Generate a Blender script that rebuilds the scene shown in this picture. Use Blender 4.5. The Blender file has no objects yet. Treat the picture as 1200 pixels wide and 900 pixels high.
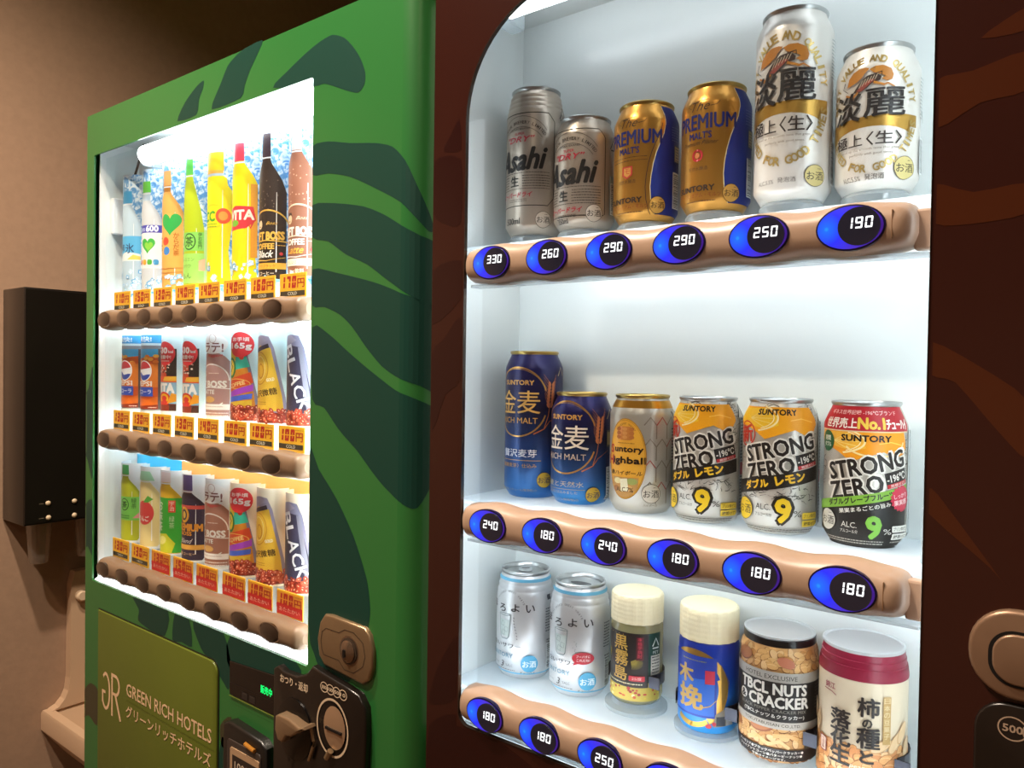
import bpy, bmesh, math, random
from math import sin, cos, pi, radians, sqrt, atan2, hypot
from mathutils import Vector, Matrix
rnd = random.Random(7)
S = bpy.context.scene
COL = S.collection

# ------------------------------------------------------------------ camera
cam_d = bpy.data.cameras.new('camera'); cam = bpy.data.objects.new('camera', cam_d); COL.objects.link(cam)
_r = Vector((0.78622758, 0.61775503, 0.01499695)); _u = Vector((-0.02303544, 0.00504782, 0.99972191)); _f = Vector((-0.61750754, 0.7863544, -0.018199))
M3 = Matrix((_r, _u, -_f)).transposed()
cam.matrix_world = Matrix.Translation((0.51129, -0.616265, 1.5)) @ M3.to_4x4()
cam_d.sensor_width = 36; cam_d.lens = 27.0; cam_d.clip_start = 0.01; cam_d.clip_end = 50
S.camera = cam

# ------------------------------------------------------------------ world, lights, exposure
w = bpy.data.worlds.new('world'); S.world = w; w.use_nodes = True
w.node_tree.nodes['Background'].inputs[0].default_value = (0.9, 0.62, 0.42, 1)
w.node_tree.nodes['Background'].inputs[1].default_value = 0.05
S.view_settings.view_transform = 'Standard'; S.view_settings.look = 'None'
S.view_settings.exposure = 0.0; S.view_settings.gamma = 1.0; S.view_settings.use_curve_mapping = False
POW_LAMP = 120.0        # warm ceiling lamps
E_STRIP_BROWN = 5.2    # led strips inside the brown machine
E_STRIP_GREEN = 28.0   # led strips and tube inside the green machine

# ------------------------------------------------------------------ materials
def s2l(c):
    return c / 12.92 if c <= 0.04045 else ((c + 0.055) / 1.055) ** 2.4
def hexc(h):
    h = h.lstrip('#'); return tuple(s2l(int(h[i:i+2], 16) / 255) for i in (0, 2, 4)) + (1,)
MATS = {}
def mat(name, color='#888888', rough=0.5, metal=0.0, emit=None, es=0.0, coat=0.0, trans=0.0, spec=0.5):
    if name in MATS: return MATS[name]
    m = bpy.data.materials.new(name); m.use_nodes = True
    b = m.node_tree.nodes['Principled BSDF']
    b.inputs['Base Color'].default_value = hexc(color); b.inputs['Roughness'].default_value = rough
    b.inputs['Metallic'].default_value = metal; b.inputs['Coat Weight'].default_value = coat
    b.inputs['Transmission Weight'].default_value = trans; b.inputs['Specular IOR Level'].default_value = spec
    if emit:
        b.inputs['Emission Color'].default_value = hexc(emit); b.inputs['Emission Strength'].default_value = es
    MATS[name] = m
    return m
def ink(c):
    """printed ink: '#rrggbb', 'm#..' = metallic ink, 'e#..' = lit"""
    if c[0] == 'm': return mat('foil_' + c[2:], c[1:], 0.32, 0.75)
    if c[0] == 'e': return mat('lit_' + c[2:], '#111111', 0.4, emit=c[1:], es=1.8)
    return mat('ink_' + c[1:], c, 0.42)
def noisy(m, scale=20, amt=0.12, bump=0.0, rough_amt=0.0, stretch=None, detail=3):
    """fine mottling of the base colour plus optional bump"""
    nt = m.node_tree; b = nt.nodes['Principled BSDF']
    tc = nt.nodes.new('ShaderNodeTexCoord'); mp = nt.nodes.new('ShaderNodeMapping')
    nt.links.new(tc.outputs['Object'], mp.inputs[0])
    if stretch: mp.inputs['Scale'].default_value = stretch
    n = nt.nodes.new('ShaderNodeTexNoise'); n.inputs['Scale'].default_value = scale; n.inputs['Detail'].default_value = detail
    nt.links.new(mp.outputs[0], n.inputs['Vector'])
    base = tuple(b.inputs['Base Color'].default_value)
    r = nt.nodes.new('ShaderNodeValToRGB')
    r.color_ramp.elements[0].position = 0.3; r.color_ramp.elements[1].position = 0.7
    r.color_ramp.elements[0].color = tuple(c * (1 - amt) for c in base[:3]) + (1,)
    r.color_ramp.elements[1].color = tuple(min(1, c * (1 + amt)) for c in base[:3]) + (1,)
    nt.links.new(n.outputs['Fac'], r.inputs[0]); nt.links.new(r.outputs[0], b.inputs['Base Color'])
    if bump:
        bp = nt.nodes.new('ShaderNodeBump'); bp.inputs['Strength'].default_value = bump; bp.inputs['Distance'].default_value = 0.002
        nt.links.new(n.outputs['Fac'], bp.inputs['Height']); nt.links.new(bp.outputs[0], b.inputs['Normal'])
    return m
def zramp(name, stops, rough=0.35, metal=0.5, axis='Z'):
    """colour that runs along the object's own height (printed gradient); stops = [(metres, hex)]"""
    m = mat(name, stops[0][1], rough, metal)
    nt = m.node_tree; b = nt.nodes['Principled BSDF']
    tc = nt.nodes.new('ShaderNodeTexCoord'); sx = nt.nodes.new('ShaderNodeSeparateXYZ'); nt.links.new(tc.outputs['Object'], sx.inputs[0])
    z0, z1 = stops[0][0], stops[-1][0]
    mr = nt.nodes.new('ShaderNodeMapRange'); mr.inputs[1].default_value = z0; mr.inputs[2].default_value = z1
    nt.links.new(sx.outputs[axis], mr.inputs[0])
    r = nt.nodes.new('ShaderNodeValToRGB')
    while len(r.color_ramp.elements) < len(stops): r.color_ramp.elements.new(0.5)
    for e, (z, c) in zip(r.color_ramp.elements, stops): e.position = (z - z0) / (z1 - z0); e.color = hexc(c)
    nt.links.new(mr.outputs[0], r.inputs[0]); nt.links.new(r.outputs[0], b.inputs['Base Color'])
    return m
def clear(name, tint='#ffffff', fres=0.06, rough=0.03, diff=0.0, top=0.6):
    """clear plastic or glass: see-through plus fresnel reflection"""
    if name in MATS: return MATS[name]
    m = bpy.data.materials.new(name); m.use_nodes = True; nt = m.node_tree; nt.nodes.clear()
    o = nt.nodes.new('ShaderNodeOutputMaterial'); t = nt.nodes.new('ShaderNodeBsdfTransparent'); t.inputs[0].default_value = hexc(tint)
    g = nt.nodes.new('ShaderNodeBsdfGlossy'); g.inputs['Roughness'].default_value = rough
    lw = nt.nodes.new('ShaderNodeLayerWeight'); lw.inputs[0].default_value = 0.25
    mp = nt.nodes.new('ShaderNodeMapRange'); mp.inputs[3].default_value = fres; mp.inputs[4].default_value = top
    nt.links.new(lw.outputs['Facing'], mp.inputs[0])
    mx = nt.nodes.new('ShaderNodeMixShader'); nt.links.new(mp.outputs[0], mx.inputs[0]); nt.links.new(t.outputs[0], mx.inputs[1]); nt.links.new(g.outputs[0], mx.inputs[2])
    out = mx
    if diff:
        d = nt.nodes.new('ShaderNodeBsdfTranslucent'); d.inputs[0].default_value = hexc(tint)
        d2 = nt.nodes.new('ShaderNodeBsdfDiffuse'); d2.inputs[0].default_value = hexc(tint)
        a = nt.nodes.new('ShaderNodeMixShader'); nt.links.new(d.outputs[0], a.inputs[1]); nt.links.new(d2.outputs[0], a.inputs[2])
        m2 = nt.nodes.new('ShaderNodeMixShader'); m2.inputs[0].default_value = diff
        nt.links.new(mx.outputs[0], m2.inputs[1]); nt.links.new(a.outputs[0], m2.inputs[2]); out = m2
    nt.links.new(out.outputs[0], o.inputs[0]); MATS[name] = m
    return m

M_wall = noisy(mat('wall_plaster', '#a0826a', 0.85), 60, 0.05, 0.25)
M_ceil = mat('ceiling_paint', '#b8a48c', 0.9)
M_floor = noisy(mat('floor_vinyl', '#6e5138', 0.5), 12, 0.2)
M_green = noisy(mat('green_enamel', '#2a6d33', 0.3, coat=0.15), 2.0, 0.05)
M_leaf = noisy(mat('dark_leaf_print', '#0a3a30', 0.42, coat=0.0, spec=0.35), 2.0, 0.05)
M_blotch = mat('brown_blotch_print', '#3c3a26', 0.34)
M_brown = noisy(mat('brown_enamel', '#321610', 0.2, coat=0.0), 2.0, 0.06)
M_bdark = mat('dark_brown_print', '#280f0d', 0.2)
M_blight = mat('rust_print_and_gloss', '#45200f', 0.2)  # lighter door pattern, partly warm gloss reflections painted in
M_black = mat('black_plastic', '#191715', 0.32)
M_satin = noisy(mat('black_satin', '#17120f', 0.28, coat=0.2), 8, 0.1)
M_white = mat('white_liner', '#dee3e2', 0.2)
M_white2 = mat('white_liner_dull', '#e6e8ea', 0.45)
M_tan = noisy(mat('tan_plastic', '#ac907a', 0.36), 90, 0.03)
M_tan2 = noisy(mat('taupe_plastic', '#7d654f', 0.36), 90, 0.03)
M_alu = mat('can_aluminium', '#c9cacb', 0.22, 1.0)
M_alud = mat('can_lid_aluminium', '#b4b6b6', 0.3, 0.9)
M_chrome = mat('chrome_trim', '#d8d8d8', 0.12, 1.0)
M_champ = noisy(mat('champagne_metal', '#957d5f', 0.35, 0.65), 60, 0.04)
M_champd = noisy(mat('taupe_metal', '#8c6f58', 0.38, 0.5), 60, 0.05)
M_strip_b = mat('led_strip_white', '#ffffff', emit='#f2f8ff', es=E_STRIP_BROWN)
M_strip_g = mat('led_strip_cool', '#ffffff', emit='#f4fbff', es=E_STRIP_GREEN)
M_shelf = clear('frosted_acrylic', '#f6fbff', 0.12, 0.15, diff=0.55)
M_acryl = clear('clear_acrylic', '#f2f8fb', 0.16, 0.06, diff=0.25)
M_pane = clear('window_pane', '#fbfdfd', 0.01, 0.0, top=.07)
M_cream = mat('cream_ceramic', '#c9a98a', 0.4)
M_cap = noisy(mat('cream_cap_plastic', '#efe2bd', 0.45), 40, 0.03)
M_capw = clear('clear_cap_film', '#f4f8fa', 0.12, 0.1, diff=0.7)

# ------------------------------------------------------------------ mesh helpers
def obj(name, bm, mats=None, parent=None, smooth=False, loc=None):
    me = bpy.data.meshes.new(name)
    bm.normal_update(); bm.to_mesh(me); bm.free()
    if mats is not None:
        for m in (mats if isinstance(mats, (list, tuple)) else [mats]): me.materials.append(m)
    if smooth:
        for p in me.polygons: p.use_smooth = True
        if smooth is not True: me.set_sharp_from_angle(angle=radians(smooth))
    o = bpy.data.objects.new(name, me); COL.objects.link(o)
    if parent is not None: o.parent = parent
    if loc is not None: o.location = loc
    return o
def thing(name, label, cat, loc=(0, 0, 0), group=None, rz=0):
    o = bpy.data.objects.new(name, None); COL.objects.link(o); o.location = loc; o.rotation_euler[2] = rz
    o.empty_display_size = 0.05
    o['label'] = label; o['category'] = cat
    if group: o['group'] = group
    return o
def box(bm, x0, y0, z0, x1, y1, z1, bev=0.0, mi=0, seg=2):
    b = bmesh.new() if bev else bm
    vs = [b.verts.new(p) for p in ((x0,y0,z0),(x1,y0,z0),(x1,y1,z0),(x0,y1,z0),(x0,y0,z1),(x1,y0,z1),(x1,y1,z1),(x0,y1,z1))]
    for f in ((3,2,1,0),(4,5,6,7),(0,1,5,4),(1,2,6,5),(2,3,7,6),(3,0,4,7)):
        fc = b.faces.new([vs[i] for i in f]); fc.material_index = mi
    if bev:
        bmesh.ops.bevel(b, geom=b.edges[:] , offset=bev, segments=seg, affect='EDGES', profile=0.5)
        merge(bm, b, mi)
    return bm
def merge(bm, b, mi=None):
    mp = {}
    for v in b.verts: mp[v] = bm.verts.new(v.co)
    for f in b.faces:
        try:
            n = bm.faces.new([mp[v] for v in f.verts]); n.material_index = f.material_index if mi is None else mi
        except ValueError: pass
    b.free()
def B(*a, **k):
    bm = bmesh.new(); box(bm, *a, **k); return bm
def lathe(bm, prof, seg=48, mi=0, cx=0, cy=0, mis=None, close=False):
    rings = []
    for r, z in prof:
        if r < 1e-6: rings.append([bm.verts.new((cx, cy, z))])
        else: rings.append([bm.verts.new((cx + r*cos(2*pi*i/seg), cy + r*sin(2*pi*i/seg), z)) for i in range(seg)])
    for k in range(len(rings) - 1):
        a, b = rings[k], rings[k+1]; m = mis[k] if mis else mi
        for i in range(seg):
            j = (i+1) % seg
            if len(a) == 1 and len(b) == 1: continue
            if len(a) == 1: f = bm.faces.new((a[0], b[j], b[i]))
            elif len(b) == 1: f = bm.faces.new((a[i], a[j], b[0]))
            else: f = bm.faces.new((a[i], a[j], b[j], b[i]))
            f.material_index = m
    return bm
def tube(bm, pts, r, seg=8, mi=0, cap=True):
    pts = [Vector(p) for p in pts]; rings = []
    for i, p in enumerate(pts):
        d = (pts[min(i+1, len(pts)-1)] - pts[max(i-1, 0)]).normalized()
        a = d.cross(Vector((0, 0, 1)));
        if a.length < 1e-3: a = d.cross(Vector((1, 0, 0)))
        a.normalize(); b = d.cross(a)
        rings.append([bm.verts.new(p + a*r*cos(2*pi*k/seg) + b*r*sin(2*pi*k/seg)) for k in range(seg)])
    for i in range(len(rings)-1):
        for k in range(seg):
            f = bm.faces.new((rings[i][k], rings[i][(k+1)%seg], rings[i+1][(k+1)%seg], rings[i+1][k])); f.material_index = mi
    if cap:
        for rr in (rings[0][::-1], rings[-1]):
            f = bm.faces.new(rr); f.material_index = mi
    return bm
def rrect(x0, y0, x1, y1, r, n=6, corners=(1,1,1,1)):
    """rounded rectangle outline, ccw, corners = bl, br, tr, tl"""
    out = []
    for (cx, cy, a0, on) in ((x0, y0, 180, corners[0]), (x1, y0, 270, corners[1]), (x1, y1, 0, corners[2]), (x0, y1, 90, corners[3])):
        rr = r * on
        if rr <= 0: out.append((cx, cy)); continue
        ox = cx + rr if cx == x0 else cx - rr; oy = cy + rr if cy == y0 else cy - rr
        for i in range(n+1):
            a = radians(a0 + 90*i/n); out.append((ox + rr*cos(a), oy + rr*sin(a)))
    return out
def slab(bm, outline, y0, y1, bev=0.0, mi=0):
    """outline in (x,z) extruded from y0 (front) to y1 (back), optional rounded front edge"""
    n = len(outline)
    if bev:
        seq = []
        for k in range(4):
            a = k/3*pi/2
            seq.append((inset(outline, bev*(1-sin(a))), y0 + bev*(1-cos(a))))
        seq.append((outline, y1))
    else: seq = [(outline, y0), (outline, y1)]
    rings = [[bm.verts.new((p[0], y, p[1])) for p in o] for o, y in seq]
    f = bm.faces.new(rings[0]); f.material_index = mi
    f = bm.faces.new(rings[-1][::-1]); f.material_index = mi
    for a, b in zip(rings, rings[1:]):
        for i in range(n):
            j = (i+1) % n
            f = bm.faces.new((a[j], a[i], b[i], b[j])); f.material_index = mi
    return bm
def inset(o, d):
    if d <= 0: return o
    n = len(o); out = []
    for i in range(n):
        p0, p1, p2 = o[i-1], o[i], o[(i+1) % n]
        e1 = Vector((p1[0]-p0[0], p1[1]-p0[1])); e2 = Vector((p2[0]-p1[0], p2[1]-p1[1]))
        if e1.length < 1e-9: e1 = e2
        if e2.length < 1e-9: e2 = e1
        n1 = Vector((-e1.y, e1.x)).normalized(); n2 = Vector((-e2.y, e2.x)).normalized()
        m = (n1 + n2);  m = m.normalized() if m.length > 1e-6 else n1
        k = d / max(0.4, m.dot(n1)); out.append((p1[0] + m.x*k, p1[1] + m.y*k))
    return out
def plate_holes(outer, holes, y0, y1, mi=0):
    """flat plate (x,z) with holes, front at y0, hole walls back to y1"""
    bm = bmesh.new(); edges = []
    for loop in [outer] + holes:
        vs = [bm.verts.new((p[0], y0, p[1])) for p in loop]
        edges += [bm.edges.new((vs[i], vs[(i+1) % len(vs)])) for i in range(len(vs))]
    bmesh.ops.triangle_fill(bm, use_beauty=True, edges=edges)
    for f in bm.faces:
        f.normal_update()
        if f.normal.y > 0: f.normal_flip()
    for loop in holes + [outer]:
        a = [bm.verts.new((p[0], y0, p[1])) for p in loop]; b = [bm.verts.new((p[0], y1, p[1])) for p in loop]
        for i in range(len(loop)):
            j = (i+1) % len(loop); bm.faces.new((a[i], a[j], b[j], b[i]))
    for f in bm.faces: f.material_index = mi
    return bm

# ------------------------------------------------------------------ lettering
_TC = {}
def glyphs(s, bold=0.0, shear=0.0):
    k = (s, bold, shear)
    if k not in _TC:
        cu = bpy.data.curves.new('t', 'FONT'); cu.body = s; cu.resolution_u = 2; cu.offset = bold; cu.shear = shear
        ob = bpy.data.objects.new('t', cu); me = ob.to_mesh()
        vs = [(v.co.x, v.co.y) for v in me.vertices]; fs = [tuple(p.vertices) for p in me.polygons]
        ob.to_mesh_clear(); bpy.data.objects.remove(ob); bpy.data.curves.remove(cu)
        if not vs: vs = [(0, 0)]; fs = []
        x0, x1 = min(v[0] for v in vs), max(v[0] for v in vs); y0, y1 = min(v[1] for v in vs), max(v[1] for v in vs)
        _TC[k] = (vs, fs, x0, x1, y0, y1)
    return _TC[k]
SEG7 = {'0': 'abcdef', '1': 'bc', '2': 'abged', '3': 'abgcd', '4': 'fgbc', '5': 'afgcd', '6': 'afgedc', '7': 'abc', '8': 'abcdefg', '9': 'abcfgd'}
class Art:
    """flat print in millimetres; x right, y up; every call prints over the earlier ones"""
    def __init__(s): s.items = []; s.off = (0, 0)
    def add(s, vs, fs, c): s.items.append((vs, fs, c)); return s
    def P(s, pts, c): return s.add(list(pts), None, c)
    def R(s, x0, y0, x1, y1, c, rot=0, sk=0):
        cx, cy = (x0+x1)/2, (y0+y1)/2; a = radians(rot)
        pts = [(x0-cx, y0-cy), (x1-cx, y0-cy), (x1-cx, y1-cy), (x0-cx, y1-cy)]
        return s.P([(cx + p[0]*cos(a) - p[1]*sin(a), cy + p[0]*sin(a) + p[1]*cos(a) + sk*p[0]) for p in pts], c)
    def RR(s, x0, y0, x1, y1, r, c): return s.P(rrect(x0, y0, x1, y1, r, 4), c)
    def E(s, cx, cy, rx, ry, c, n=24, rot=0):
        a0 = radians(rot)
        return s.P([(cx + rx*cos(t)*cos(a0) - ry*sin(t)*sin(a0), cy + rx*cos(t)*sin(a0) + ry*sin(t)*cos(a0)) for t in [2*pi*i/n for i in range(n)]], c)
    def O(s, cx, cy, rx, ry, w, c, a0=0, a1=360, n=40):
        vs = []; fs = []
        for i in range(n+1):
            t = radians(a0 + (a1-a0)*i/n)
            vs += [(cx + (rx-w)*cos(t), cy + (ry-w)*sin(t)), (cx + rx*cos(t), cy + ry*sin(t))]
            if i: k = 2*i; fs.append((k-2, k-1, k+1, k))
        return s.add(vs, fs, c)
    def S(s, pts, w, c, w2=None):
        """stroke, optionally tapering from w to w2"""
        n = len(pts); vs = []; fs = []; w2 = w if w2 is None else w2
        for i, p in enumerate(pts):
            a = pts[max(0, i-1)]; b = pts[min(n-1, i+1)]; dx, dy = b[0]-a[0], b[1]-a[1]; L = hypot(dx, dy) or 1
            ww = (w + (w2-w)*i/(n-1))/2
            vs += [(p[0]-dy/L*ww, p[1]+dx/L*ww), (p[0]+dy/L*ww, p[1]-dx/L*ww)]
            if i: k = 2*i; fs.append((k-2, k-1, k+1, k))
        return s.add(vs, fs, c)
    def T(s, t, cx, cy, h, c, w=None, rot=0, b=0.0, sh=0.0, sk=0.0):
        vs, fs, x0, x1, y0, y1 = glyphs(t, (max(-.01, min(b, .010)) if (h < 4.2 or b < 0) else 0.0), sh)
        k = h/max(1e-6, (y1-y0)); kx = k if w is None else w/max(1e-6, (x1-x0)); a = radians(rot); out = []
        cj = any('\u4e00' <= q <= '\u9fff' for q in t); small = h < 4.2
        e = 0.0 if small else max(0.0, b*(.6 if cj else .9)); offs = [(0, 0)] if e <= 0 else [(e*cos(q), e*sin(q)) for q in [2*pi*j/6 for j in range(6)]]
        for dx, dy in offs:
            for x, y in vs:
                X = (x-(x0+x1)/2)*kx + dx*k; Y = (y-(y0+y1)/2)*k + sk*X + dy*k
                out.append((cx + X*cos(a) - Y*sin(a), cy + X*sin(a) + Y*cos(a)))
        n = len(vs)
        for j in range(len(offs)): s.add(out[j*n:(j+1)*n], fs, c)
        return s
    def V(s, t, cx, ytop, h, c, w=None, gap=1.08, b=0.0):
        for i, ch in enumerate(t):
            s.T(ch, cx, ytop - h*(i*gap + 0.5), h, c, w=w, b=b)
        return s
    def A(s, t, cx, cy, rx, ry, h, c, a0, a1, b=0.0, flip=False, wk=1.0):
        """text on an ellipse from angle a0 to a1"""
        n = len(t)
        for i, ch in enumerate(t):
            if ch == ' ': continue
            an = radians(a0 + (a1-a0)*i/max(1, n-1)); x = cx + rx*cos(an); y = cy + ry*sin(an)
            nx, ny = cos(an)/rx, sin(an)/ry; rot = math.degrees(atan2(ny, nx)) - 90 + (180 if flip else 0)
            s.T(ch, x, y, h, c, rot=rot, b=b, w=(h*0.28*wk if ch in 'I1' else h*0.75*wk))
        return s
    def D(s, t, cx, cy, h, c, w=None, th=0.17):
        """seven segment digits"""
        n = len(t); w = w or h*0.62*n; dw = w/n*0.74; 
        for i, ch in enumerate(t):
            x0 = cx - w/2 + w/n*i + (w/n-dw)/2; x1 = x0+dw; y0 = cy-h/2; y1 = cy+h/2; k = th*h; g = 0.04*h; sl = 0.08
            segs = {'a': (x0+g, y1-k, x1-g, y1), 'd': (x0+g, y0, x1-g, y0+k), 'g': (x0+g, cy-k/2, x1-g, cy+k/2),
                    'f': (x0, cy+g, x0+k, y1-g), 'e': (x0, y0+g, x0+k, cy-g), 'b': (x1-k, cy+g, x1, y1-g), 'c': (x1-k, y0+g, x1, cy-g)}
            for q in SEG7[ch]:
                a = segs[q]; s.P([(a[0]+sl*(a[1]-cy), a[1]), (a[2]+sl*(a[1]-cy), a[1]), (a[2]+sl*(a[3]-cy), a[3]), (a[0]+sl*(a[3]-cy), a[3])], c)
        return s
    def lines(s, x0, x1, y, n, dy, c, h=0.7):
        """rows of tiny print"""
        k0 = len(s.items)
        for i in range(n):
            x = x0 + rnd.random()*0.8
            while x < x1:
                l = 0.9 + rnd.random()*2.6; s.R(x, y-i*dy-h/2, min(x+l, x1), y-i*dy+h/2, c); x += l + 0.55
        return s.pack(k0)
    def pack(s, k0):
        """put everything printed since k0 into one layer per colour"""
        by = {}
        for vs, fs, c in s.items[k0:]:
            V_, F_ = by.setdefault(c, ([], [])); n = len(V_); V_ += vs
            F_ += [tuple(range(n, n+len(vs)))] if fs is None else [tuple(i+n for i in f) for f in fs]
        s.items[k0:] = [(v, f, c) for c, (v, f) in by.items()]
        return s
    def barcode(s, x0, y0, x1, y1):
        s.R(x0, y0, x1, y1, '#dfe3e3'); y = y0+1.2; k0 = len(s.items)
        while y < y1-1.2:
            t = 0.3 + rnd.random()*0.7; s.R(x0+1, y, x1-1.5, y+t, '#22262c'); y += t + 0.3 + rnd.random()*0.6
        return s.pack(k0)
    def sake(s, cx, cy, r, fill, fg='#2a2420', ring=None):
        """round mark reading O-sake (alcohol)"""
        s.E(cx, cy, r, r, ring or fg, 28); s.E(cx, cy, r-0.45, r-0.45, fill, 28); s.T('お酒', cx, cy-0.3, r*0.78, fg, w=r*1.62, b=0.008)
        s.lines(cx+r*.15, cx+r*.55, cy+r*.62, 1, 1, fg, 0.5)
        return s
    def build(s, name, parent, mapper, xstep=0, ycuts=(), layer=0.00002, xr=None, label=None, lift=0.0002):
        bm = bmesh.new(); mats = []; idx = {}
        for k, (vs, fs, c) in enumerate(s.items):
            if c not in idx: idx[c] = len(mats); mats.append(ink(c))
            z = k*1.0; bv = [bm.verts.new((x, y, z)) for x, y in vs]
            for f in ([tuple(range(len(vs)))] if fs is None else fs):
                try: bf = bm.faces.new([bv[i] for i in f]); bf.material_index = idx[c]
                except ValueError: pass
        ng = [f for f in bm.faces if len(f.verts) > 4]
        if ng: bmesh.ops.triangulate(bm, faces=ng)
        if xstep:
            xs = [v.co.x for v in bm.verts]; a, b = min(xs), max(xs)
            if xr: a, b = max(a, xr[0]), min(b, xr[1])
            if xr:
                for px, nn in ((xr[0], (-1, 0, 0)), (xr[1], (1, 0, 0))):
                    bmesh.ops.bisect_plane(bm, geom=bm.verts[:]+bm.edges[:]+bm.faces[:], plane_co=(px, 0, 0), plane_no=nn, clear_outer=True)
            x = math.ceil(a/xstep)*xstep
            while x < b:
                bmesh.ops.bisect_plane(bm, geom=bm.verts[:]+bm.edges[:]+bm.faces[:], plane_co=(x, 0, 0), plane_no=(1, 0, 0)); x += xstep
        if hasattr(mapper, 'step'):
            mapper.step = xstep; ys_ = [v.co.y for v in bm.verts]; ycuts = [c for c in mapper.yc if min(ys_) < c < max(ys_)]
        for y in ycuts: bmesh.ops.bisect_plane(bm, geom=bm.verts[:]+bm.edges[:]+bm.faces[:], plane_co=(0, y, 0), plane_no=(0, 1, 0))
        ly = min(layer, .0012/max(1, len(s.items)))
        nrm = []
        for v in bm.verts:
            x, y, z = v.co
            if hasattr(mapper, 'pt'): nrm.append((mapper.pt(x, y, .001) - mapper.pt(x, y, 0)).normalized())
            v.co = mapper(x, y, lift + z*ly)
        bm.normal_update()
        if nrm:
            bm.faces.ensure_lookup_table(); bm.verts.index_update()
            fl = [f for f in bm.faces if f.normal.dot(nrm[f.verts[0].index]) < 0]
            bmesh.ops.reverse_faces(bm, faces=fl)
        o = obj(name, bm, mats, parent, smooth=bool(nrm))
        if nrm: o.data.normals_split_custom_set_from_vertices(nrm)
        if label: o['label'] = label
        return o
def flat(x0, z0, y=0.0):
    """print on a plane facing -Y: art origin at (x0, z0)"""
    return lambda x, y_, l: Vector((x0 + x/1000, y - l, z0 + y_/1000))
def prof_r(prof, z):
    for (r0, z0), (r1, z1) in zip(prof, prof[1:]):
        if z1 > z0 and z0 <= z <= z1: return r0 + (r1-r0)*(z-z0)/(z1-z0)
    return prof[-1][0]
def wrap(prof, rot=0.0, R=None):
    """print round a lathe; art x=0 faces -Y turned by rot degrees; follows 4 mm facets so that layers stay parallel"""
    R0 = R or max(p[0] for p in prof)
    def pt(x, y, l):
        a = x/1000/R0 + radians(rot); r = prof_r(prof, y/1000) + l
        return Vector((sin(a)*r, -cos(a)*r, y/1000))
    def f(x, y, l):
        s = f.step; x0 = math.floor(x/s + 1e-6)*s; t = (x-x0)/s
        if t < 1e-4: return pt(x0, y, l)
        return pt(x0, y, l).lerp(pt(x0+s, y, l), t)
    f.step = 4.0; f.pt = pt; f.yc = sorted({round(z*1000, 4) for r, z in prof})
    return f

# ------------------------------------------------------------------ the setting
def struct(name, bm, m):
    o = obj(name, bm, m); o['kind'] = 'structure'; return o
WX, WY, CZ = -1.51, 1.30, 3.0
struct('floor', B(WX-.1, -3.0, -0.06, 2.6, WY+.1, 0), M_floor)
struct('ceiling', B(WX-.1, -3.0, CZ, 2.6, WY+.1, CZ+.06), M_ceil)
struct('wall_left', B(WX-.1, -3.0, 0, WX, WY, CZ), M_wall)
struct('wall_back', B(WX-.1, WY, 0, 2.6, WY+.1, CZ), M_wall)
struct('wall_right', B(2.5, -3.0, 0, 2.6, WY, CZ), M_wall)
struct('wall_front', B(WX, -3.1, 0, 2.6, -3.0, CZ), M_wall)
struct('baseboard_left', B(WX, -3.0, 0, WX+.012, WY, .07, bev=.003), mat('baseboard_paint', '#4a3626', .5))

# ceiling lamps: real downlights
def ceiling_lamp(x, y, label, power):
    t = thing('ceiling_lamp', label, 'ceiling lamp', (x, y, CZ), group='recessed ceiling lamps')
    bm = bmesh.new(); lathe(bm, [(.055, -.001), (.062, -.008), (.075, -.008), (.078, 0)], 32); obj('trim_ring', bm, mat('lamp_trim', '#e8e2d8', .4), t, smooth=40)
    bm = bmesh.new(); lathe(bm, [(0, -.004), (.055, -.004)], 32)
    obj('diffuser', bm, mat('lamp_glow', '#ffffff', emit='#ffc078', es=25.0), t)
    ld = bpy.data.lights.new('lamp_light', 'SPOT'); ld.energy = power; ld.color = (1.0, .84, .68); ld.spot_size = radians(136); ld.spot_blend = .7; ld.shadow_soft_size = .03
    lo = bpy.data.objects.new('lamp_light', ld); COL.objects.link(lo); lo.parent = t; lo.location = (0, 0, -.02)
ceiling_lamp(-0.58, -0.46, 'recessed warm ceiling lamp nearest the black cup dispenser', POW_LAMP*1.3)
ceiling_lamp(-0.42, -0.95, 'recessed warm ceiling lamp in front of both vending machines', POW_LAMP*1.1)
ceiling_lamp(0.9, -1.8, 'recessed warm ceiling lamp farthest from the machines', POW_LAMP*.4)

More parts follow.
